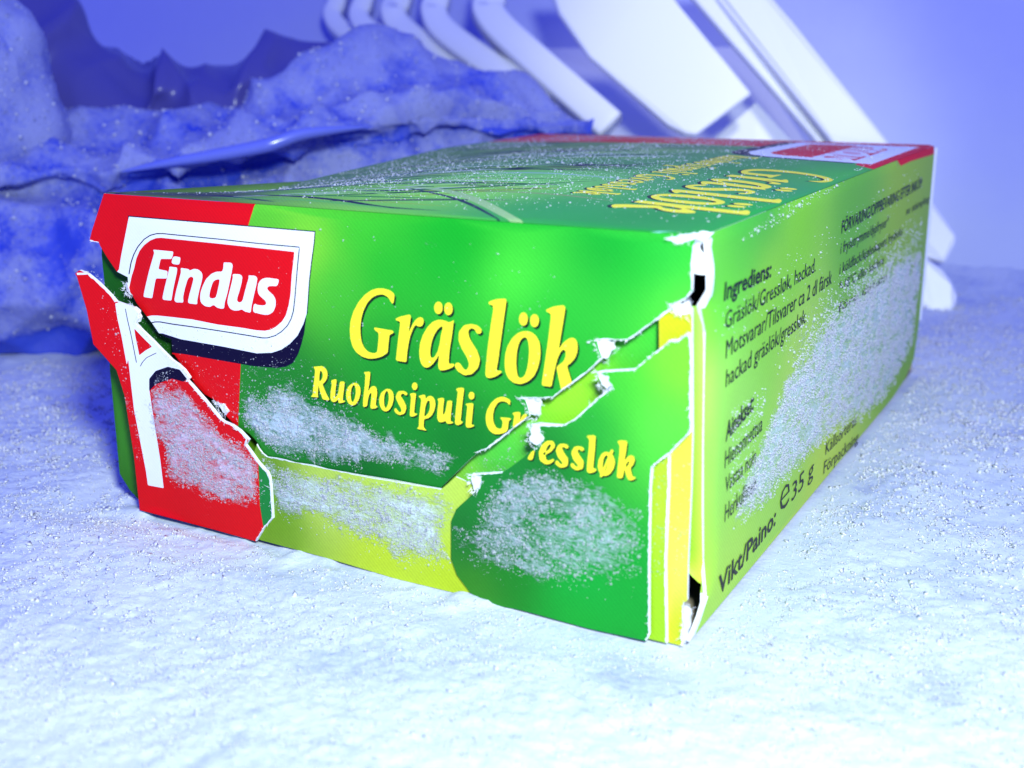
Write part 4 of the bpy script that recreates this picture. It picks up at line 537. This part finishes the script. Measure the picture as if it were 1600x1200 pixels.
ex = min(a for a, b in GLY['e3'][1][0]); shft = (61.0-ex, 2.2)
zt += top_text(BIG, 1.6, 65.5, 58.5, 38.3, 25.6, (0, 0), (-.35, -.35), 'letter_shadow', K)+top_text(MID+LOW[1:], 1.36, 56.6, 75, 32, 19.9, shft, (-.25, -.25), 'letter_shadow', K)
zt += top_text(BIG, 1.6, 65.5, 58.5, 38.3, 25.6, (0, 0))+top_text(MID+LOW[1:], 1.36, 56.6, 75, 32, 19.9, shft, nm='subtitle_lettering')
def top_film(P):
    nz = fbm(np.stack([P[:, 0], P[:, 1], 0*P[:, 0]], 1), 1/12, 3, 77)
    return np.clip(.16+.8*(nz-.45)+.08*np.clip((60-P[:, 0])/40, 0, 1), 0, .42)*np.clip((79.5-P[:, 0])/6, 0, 1)*np.clip(P[:, 1]/22, 0, 1)
plate('top_panel', top_out, place_top, GR, carton, zt, 2.0, 0, colfn=tc, back=(0, 0, -1), frostfn=top_film)

# right side panel
side_out = [(.6, 0), (3.4, 1.6), (5.3, 3.4), (6.1, 6.6), (5.3, 13), (4.5, 20), (3.7, 27), (3.06, 32.4), (1.7, 35.3), (1.3, 37), (1.15, 39.6), (1.3, 41.2), (1.9, 42.28), (20, 42.28), (60, 42.28), (119.6, 42.28), (119.8, 25), (120, 9.2), (118.1, 3), (111.2, .9), (100, 0), (50, 0)]
def place_side(y, z):
    x = W - (.6-math.sqrt(max(0, .36-(z-H+.6)**2)) if z > H-.6 else 0)
    if 3.4 < z < 36: x -= .7*math.exp(-max(y-np.interp(z, [3, 6.6, 20, 32, 36], [5.2, 6.1, 4.5, 3, 1.6]), 0)/.6)
    if 35 < z < 41: x += .5*math.sin((z-35)/6*math.pi)*math.exp(-max(y-1, 0)/3)
    return (x, y, z)
zs = [('red_band', [[(86, 43), (121, 43), (121, 40.9), (116, 40.9), (98, 41.3), (90, 41.2)]], [], RD),
      ('torn_edge', [stroke(resample([(1.5, 35.0), (1.5, 37), (1.4, 39.6), (1.5, 41.2), (1.9, 42.0)], .4), np.array([1.6, 1.7, 1.9, 2.2, 2.4, 2.4, 2.4, 2.4, 2.4, 2.4, 2.4, 2.2, 2.0, 1.8, 1.6, 1.5, 1.5, 1.4, 1.3, 1.2])[:len(resample([(1.5, 35.0), (1.5, 37), (1.4, 39.6), (1.5, 41.2), (1.9, 42.0)], .4))])], [], MAT['card']),
      ('torn_edge', [stroke(resample([(.6, 0), (3.4, 1.6), (5.3, 3.4)], .4), 1.5)], [], MAT['card'], 1)]
side = plate('side_panel', side_out, place_side, GR, carton, zs, 1.6, .4, colfn=(lambda g: lambda P: np.clip(g(P)*np.array([1.45, 1.3, 1.1]), 0, .9))(rbf(SCOL, 5)), back=(-1, 0, 0), frostfn=film(SFROST, 3.0), skip=lambda p: p[0] > 6.2)
# folded edge of the side panel behind the front flaps
pv = []; zsamp = np.linspace(4.2, 35.2, 26); prof = [(0, 0), (-.35, -.22), (-.9, -.36), (-1.8, -.4), (-3.2, -.36), (-6, -.3)]
for z in zsamp:
    y1 = float(np.interp(z, [3, 6.6, 20, 32, 36], [5.2, 6.1, 4.5, 3, 1.6]))+.1
    for dx, dy in prof: pv.append((W-.72+dx, y1+dy, max(z, 4.2+(-dx)*.9) if z < 8 else z))
m = len(prof); pf = [(i*m+j, i*m+j+1, (i+1)*m+j+1, (i+1)*m+j) for i in range(len(zsamp)-1) for j in range(m-1)]
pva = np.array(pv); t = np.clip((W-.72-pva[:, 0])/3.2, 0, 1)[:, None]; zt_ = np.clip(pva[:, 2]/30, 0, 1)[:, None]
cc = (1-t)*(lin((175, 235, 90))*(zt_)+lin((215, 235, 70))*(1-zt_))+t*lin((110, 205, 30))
mesh_obj('dust_flap', pva, pf, GR, carton, smooth=True, attrs={'Col': cc*.9})
# hidden faces of the box
def quad(nm, v, mt): return mesh_obj(nm, v, [tuple(range(len(v)))], mt, carton)
quad('bottom_panel', [(1, 3, .25), (W-.3, 3, .25), (W-.3, D, .25), (1, D, .25)], MAT['card_inside'])
quad('left_panel', [(.3, 2.9, .3), (.3, D-.2, .3), (.3, D-.2, H-1.2), (.3, 80, H-1), (.3, 40, H-4), (.3, 28, H-4.2), (.3, 2.9, H-2.0)], MAT['card_inside'])
bkp = quad('back_panel', [(0, D, .3), (W-.5, D, .3), (W-.5, D, H-.7), (0, D, H-.7)], MAT['card_inside'])
lip = resample([(119.9, 42), (120.1, 38), (120.2, 30), (120, 20), (119.9, 10)], 1)
lv = []
for y, z in lip: lv += [(W-.1, y, z), (W+.25, y+1.1, z-.1)]
mesh_obj('back_flap_edge', lv, [(2*i, 2*i+2, 2*i+3, 2*i+1) for i in range(len(lip)-1)], MAT['card'], carton, smooth=True)
# torn corner at the top of the front edge
corner = [(76.6, 39.9), (77.6, 42.2), (79.4, 42.5), (80.4, 42.4), (79.6, 41.6), (79.2, 41.0), (79.7, 40.2), (80.2, 39.4), (80.1, 38.7), (79.2, 38.5), (78.6, 38.9), (77.9, 38.7), (77.2, 38.3)]
plate('torn_fibre', ragged(corner, .18, .3), lambda x, z: (x, .35+max(0, x-78.5)*.55, z), MAT['card'], carton, [], .6, .3)
crest = [(76.6, 41.9), (77.6, 42.15), (78.4, 42.4), (79.9, 42.5), (80.3, 42.3), (79.3, 42.0), (78.2, 41.7), (77.2, 41.5)]
fibres(crest, -.1, 60, carton)
plate('torn_fibre', ragged(crest, .2, .22), lambda x, z: (x, -.12, z), MAT['card'], carton, [], .6, .2)

# side panel lettering
def text_mesh(body, bold):
    cu = bpy.data.curves.new('t', 'FONT'); cu.body = body; cu.size = 1; cu.resolution_u = 2
    cu.offset = (.012 if body.isupper() else .02) if bold else (-.012 if body == 'e' else 0)
    ob = bpy.data.objects.new('t', cu); COL_MAIN.objects.link(ob)
    dg = bpy.context.evaluated_depsgraph_get(); e = ob.evaluated_get(dg); me = e.to_mesh()
    V = np.array([v.co[:2] for v in me.vertices]); F = [tuple(p.vertices) for p in me.polygons]
    e.to_mesh_clear(); bpy.data.objects.remove(ob); return V, F
for body, p0, p1, ptop, bold in LINES:
    V, F = text_mesh(body, bold)
    if not len(V): continue
    cap = (ptop[1]-p0[1])*(1.25 if body == 'e' else 1.0)/.72
    sx = (p1[0]-p0[0])/(V[:, 0].max()-V[:, 0].min())
    ang = (p1[1]-p0[1])/(p1[0]-p0[0])
    yy = p0[0]+(V[:, 0]-V[:, 0].min())*sx; zz = p0[1]+V[:, 1]*cap+ang*(yy-p0[0])
    X = np.array([place_side(a, b)[0]+.07 for a, b in zip(yy, zz)])
    mesh_obj('ingredient_lettering', np.stack([X, yy, zz], 1), F, MAT['ink_black'], side)

# frost on the carton's faces
for l in ('U', 'R', 'M', 'S', 'L1', 'T1', 'T2'):
    pts = []; szs = []
    for L, poly, wgt in FROST:
        if L != l: continue
        p = scatter(poly, 75 if wgt > .2 else 22, wgt)
        if not len(p): continue
        p = p+rng.normal(size=p.shape)*(.8 if wgt > .2 else .3)
        if wgt > .2:
            q3 = np.stack([p[:, 0]*.6, p[:, 1]*1.7, 0*p[:, 0]], 1)
            nz = fbm(q3, 1/.9, 3, 5)
            p = p[rng.uniform(size=len(p)) < np.clip(film_of(l)(p)*1.15, 0, 1)*np.clip((nz-.36)*5, .05, 1)]
        p = p[inside(p, OUT[l])]
        fn = place_front(l)
        pts += [np.array(fn(a, b))+(0, -.03, 0) for a, b in p]; szs.append(np.clip(rng.gamma(2.0, .030, len(p)), .03, .26)*(1 if wgt > .2 else .8))
    if pts: grains('frost_grains', np.array(pts), np.concatenate(szs), MAT['frost_grain'], carton, .55)
pts = []; szs = []
for poly, wgt in SFROST:
    p = scatter(poly, 40, wgt)
    if wgt > .3:
        p = p+rng.normal(size=p.shape)*1.0
        nz = fbm(np.stack([p[:, 0]*.5, p[:, 1]*1.5, 0*p[:, 0]], 1), 1/1.2, 4, 15)
        p = p[rng.uniform(size=len(p)) < np.clip(film(SFROST, 3.0)(p)*1.1, 0, 1)*np.clip((nz-.36)*4.5, .06, 1)]
    p = p[inside(p, side_out)]
    pts += [np.array(place_side(a, b))+(.03+.08*rng.uniform(), 0, 0) for a, b in p]; szs.append(np.clip(rng.gamma(2.2, .032, len(p)), .03, .28))
grains('frost_grains', np.array(pts), np.concatenate(szs), MAT['frost_white'], carton, .55)
# thin frost film over the top panel
n = 26000
p = np.stack([rng.uniform(1, 79, n), rng.uniform(1, 119, n)], 1)
nz = fbm(np.stack([p[:, 0], p[:, 1], 0*p[:, 0]], 1), 1/9, 3, 77)
p = p[(nz > .40) & (rng.uniform(size=n) < (.35+.65*np.clip((72-p[:, 0])/30, 0, 1))*np.clip((p[:, 1]-2)/22, .04, 1))]
grains('frost_grains', np.array([np.array(place_top(a, b))+(0, 0, .02) for a, b in p]), np.clip(rng.gamma(1.7, .036, len(p)), .03, .34), MAT['frost_white'], carton, .5)

# ------------------------------------------------------------------ bags behind
def loft(rows, nu, nv):
    R_ = np.array(rows, float)
    A = catmull(R_, nv); B = catmull(A.transpose(1, 0, 2), nu).transpose(1, 0, 2)
    return B
def grid_faces(n, m):
    i = np.arange(n*m).reshape(n, m)
    return np.stack([i[:-1, :-1], i[:-1, 1:], i[1:, 1:], i[1:, :-1]], -1).reshape(-1, 4)
def grid_normals(G):
    du = np.gradient(G, axis=1); dv = np.gradient(G, axis=0); n = np.cross(du, dv); n /= np.linalg.norm(n, axis=2)[:, :, None]+1e-9
    return n
def tri_sample(V, F, n):
    a, b, c = V[F[:, 0]], V[F[:, 1]], V[F[:, 2]]; nr = np.cross(b-a, c-a); ar = np.linalg.norm(nr, axis=1)
    k = rng.choice(len(F), n, p=ar/ar.sum()); r1, r2 = rng.uniform(size=(2, n)); s = np.sqrt(r1)
    bw = np.stack([1-s, s*(1-r2), s*r2], 1)
    return k, bw, nr/(ar[:, None]+1e-12)
def frosted(o_name, label, cat, G, frost, material, ngr, pile=0):
    n, m = G.shape[:2]; V = G.reshape(-1, 3); F = grid_faces(n, m)
    root = bpy.data.objects.new(o_name, None); COL_MAIN.objects.link(root); root.empty_display_size = .02; tag(root, label, cat)
    mesh_obj('film', V, F, material, root, smooth=True, attrs={'frost': frost.ravel()})
    if ngr:
        T = np.concatenate([F[:, :3], F[:, [0, 2, 3]]]); k, bw, nr = tri_sample(V, T, ngr)
        p = (V[T[k]]*bw[:, :, None]).sum(1); fr_ = (frost.ravel()[T[k]]*bw).sum(1)
        keep = rng.uniform(size=ngr) < np.clip((fr_-.28)*2.2, 0, 1); p = p[keep]
        grains('frost_grains', p, np.clip(rng.gamma(2, .06, len(p)), .05, .5), MAT['bag_frost'], root, .5)
        sp = p[rng.uniform(size=len(p)) < .10]
        grains('frost_glints', sp+np.array([.1, -.3, .25]), np.clip(rng.gamma(2.5, .07, len(sp)), .08, .45), MAT['ice_grain'], root, .5)
    return root
G = loft(BAG_ROWS, 22, 18); nr = grid_normals(G); fp = G.reshape(-1, 3)
vpar = np.linspace(0, len(BAG_ROWS)-1, G.shape[0])[:, None]; upar = np.linspace(0, 9, G.shape[1])[None]
nz = fbm(fp, 1/9, 4, 31).reshape(G.shape[:2]); nf = fbm(fp, 1/3, 3, 33).reshape(G.shape[:2])
frost = .72+.9*(nz-.5)+.6*(nf-.5) + 0*vpar
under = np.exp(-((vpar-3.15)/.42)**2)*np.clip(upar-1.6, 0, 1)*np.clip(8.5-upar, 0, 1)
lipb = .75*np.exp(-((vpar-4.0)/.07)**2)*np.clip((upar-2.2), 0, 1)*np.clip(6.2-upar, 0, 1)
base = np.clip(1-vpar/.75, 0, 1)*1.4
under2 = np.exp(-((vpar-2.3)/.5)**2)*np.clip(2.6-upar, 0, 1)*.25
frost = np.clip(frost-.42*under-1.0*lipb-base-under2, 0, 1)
crump = (1-np.abs(fbm(fp, 1/20, 2, 36)-.5)*4).reshape(G.shape[:2])
wv_ = fbm(fp, 1/34, 2, 37).reshape(G.shape[:2])
f1 = 1-np.abs(np.sin(vpar*2.6+upar*.55+6*wv_)); f2 = 1-np.abs(np.sin(upar*1.7-vpar*1.2+8*wv_)); f3 = 1-np.abs(np.sin(upar*3.1+vpar*2.1-9*wv_))
G = G + nr*(((f1-.4)*2.6+(f2-.4)*2.8+(f3-.4)*1.2+(nz-.5)*1.4+(nf-.5)*.5)*(1-.8*lipb))[:, :, None]
G = G + nr*(np.clip(frost-.35, 0, 1)*.7)[:, :, None]
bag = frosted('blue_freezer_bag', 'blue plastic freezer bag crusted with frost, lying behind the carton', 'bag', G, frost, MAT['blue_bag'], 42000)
fc = catmull(FOLD, 10); fv = []; kf = 9
for i in range(len(fc)):
    t = fc[min(i+1, len(fc)-1)]-fc[max(i-1, 0)]; t /= np.linalg.norm(t); a1 = np.cross(t, (0, 0, 1)); a1 /= np.linalg.norm(a1); a2 = np.cross(a1, t)
    if a1@np.array(FWD) > 0: a1 = -a1
    if a2[2] < 0: a2 = -a2
    rr_ = 1.35*math.sin(math.pi*(i+.6)/(len(fc)+.2))**.6
    for j in range(kf):
        an = math.radians(-95+250*j/(kf-1)); fv.append(fc[i]+a1*rr_*math.cos(an)*.9+a2*rr_*math.sin(an))
ff = [(i*kf+j, i*kf+j+1, (i+1)*kf+j+1, (i+1)*kf+j) for i in range(len(fc)-1) for j in range(kf-1)]
mesh_obj('film_fold', fv, ff, MAT['bag_film'], bag, smooth=True)
G = loft(WRAP_ROWS, 16, 18); nr = grid_normals(G); fp = G.reshape(-1, 3)
uu = np.linspace(0, 10, G.shape[1])[None]; vv_ = np.linspace(0, 5, G.shape[0])[:, None]
wob = fbm(fp, 1/30, 2, 52).reshape(G.shape[:2])
fold = (1-np.abs(np.sin(uu*1.1+vv_*.5+5*wob)))*.7+(1-np.abs(np.sin(uu*2.3-vv_*.9+7*wob)))*.35
G = G + nr*((fold-.4)*6*np.clip(np.linspace(0, 5, G.shape[0])[:, None]*.5, .3, 1))[:, :, None]
wr = mesh_obj('clear_plastic_wrap', G.reshape(-1, 3), grid_faces(*G.shape[:2]), MAT['clear_wrap'], smooth=True)
tag(wr, 'crumpled dull grey-violet plastic bag behind the frosted blue bag', 'bag')
nu, nv = 70, 50; th = np.linspace(0, 2*math.pi, nu); ph = np.linspace(-math.pi/2, math.pi/2, nv)
TH, PH = np.meshgrid(th, ph); sup = lambda c: np.sign(c)*np.abs(c)**.8
L = np.stack([LUMP[0]+17.5*sup(np.cos(PH)*np.cos(TH)), LUMP[1]+17*sup(np.cos(PH)*np.sin(TH)), LUMP[2]-14+34*sup(np.sin(PH))], -1)
c3 = np.array([LUMP[0], LUMP[1], LUMP[2]-14]); dirs = L-c3; dirs /= np.linalg.norm(dirs, axis=2)[:, :, None]
fp = L.reshape(-1, 3); nz = fbm(fp, 1/11, 4, 71).reshape(L.shape[:2])
L = L+dirs*((nz-.5)*9)[:, :, None]
frost = np.clip(.78+1.0*(nz-.5)-.5*np.clip((LUMP[2]-22-L[:, :, 2])/12, 0, 1), 0, 1)
frosted('frosted_bag', 'upright frost-covered blue bag cut off by the left edge of the photo', 'bag', L, frost, MAT['blue_bag'], 12000)

# ------------------------------------------------------------------ white freezer drawer standing tilted behind
drawer = bpy.data.objects.new('freezer_drawer', None); COL_MAIN.objects.link(drawer); drawer.empty_display_size = .02
tag(drawer, 'white plastic slatted freezer drawer leaning tilted behind the carton', 'drawer')
fwd = np.array(FWD)
def bevel(o, w, seg=3):
    md = o.modifiers.new('bevel', 'BEVEL'); md.width = w*MM; md.segments = seg; md.limit_method = 'ANGLE'; md.angle_limit = math.radians(40)
def slab(nm, poly, thick, bev, label=None):
    P_ = np.array(poly, float); n = len(P_); Q = P_+fwd*thick
    f = [tuple(range(n))[::-1], tuple(range(n, 2*n))]+[(i, (i+1) % n, n+(i+1) % n, n+i) for i in range(n)]
    o = mesh_obj(nm, np.concatenate([P_, Q]), f, MAT['plastic_white'], drawer)
    bm = bmesh.new(); bm.from_mesh(o.data); bmesh.ops.recalc_face_normals(bm, faces=bm.faces); bm.to_mesh(o.data); bm.free()
    if bev: bevel(o, bev)
    return o
for pth, w in SLATS:
    c = catmull(pth, 6); n = len(c); V = []; th = 4.2
    for i in range(n):
        t = c[min(i+1, n-1)]-c[max(i-1, 0)]; t /= np.linalg.norm(t); s = np.cross(t, fwd); s /= np.linalg.norm(s); nn = np.cross(s, t)
        for a, b in ((-.5, .1), (-.47, -.12), (-.38, -.22), (.38, -.22), (.47, -.12), (.5, .1), (.5, 1.5), (-.5, 1.5)):
            V.append(c[i]+s*w*1.2*a+nn*np.sign(nn@fwd)*th*b)
    f = [(i*8+j, i*8+(j+1) % 8, (i+1)*8+(j+1) % 8, (i+1)*8+j) for i in range(n-1) for j in range(8)]
    f += [tuple(range(8))[::-1], tuple((n-1)*8+j for j in range(8))]
    o = mesh_obj('slat', V, f, MAT['plastic_white'], drawer, smooth=True)
slab('side_plate', PANEL, 3, .9)
slab('corner_plate', PANEL2, 2, .6)
slab('rim', RIM_A, 3, .8)
slab('rim_flange', RIM_B, 4, 1.0)
slab('foot', FOOT, 6, 1.2)
slab('drawer_wall', BACKING, 2, 0)
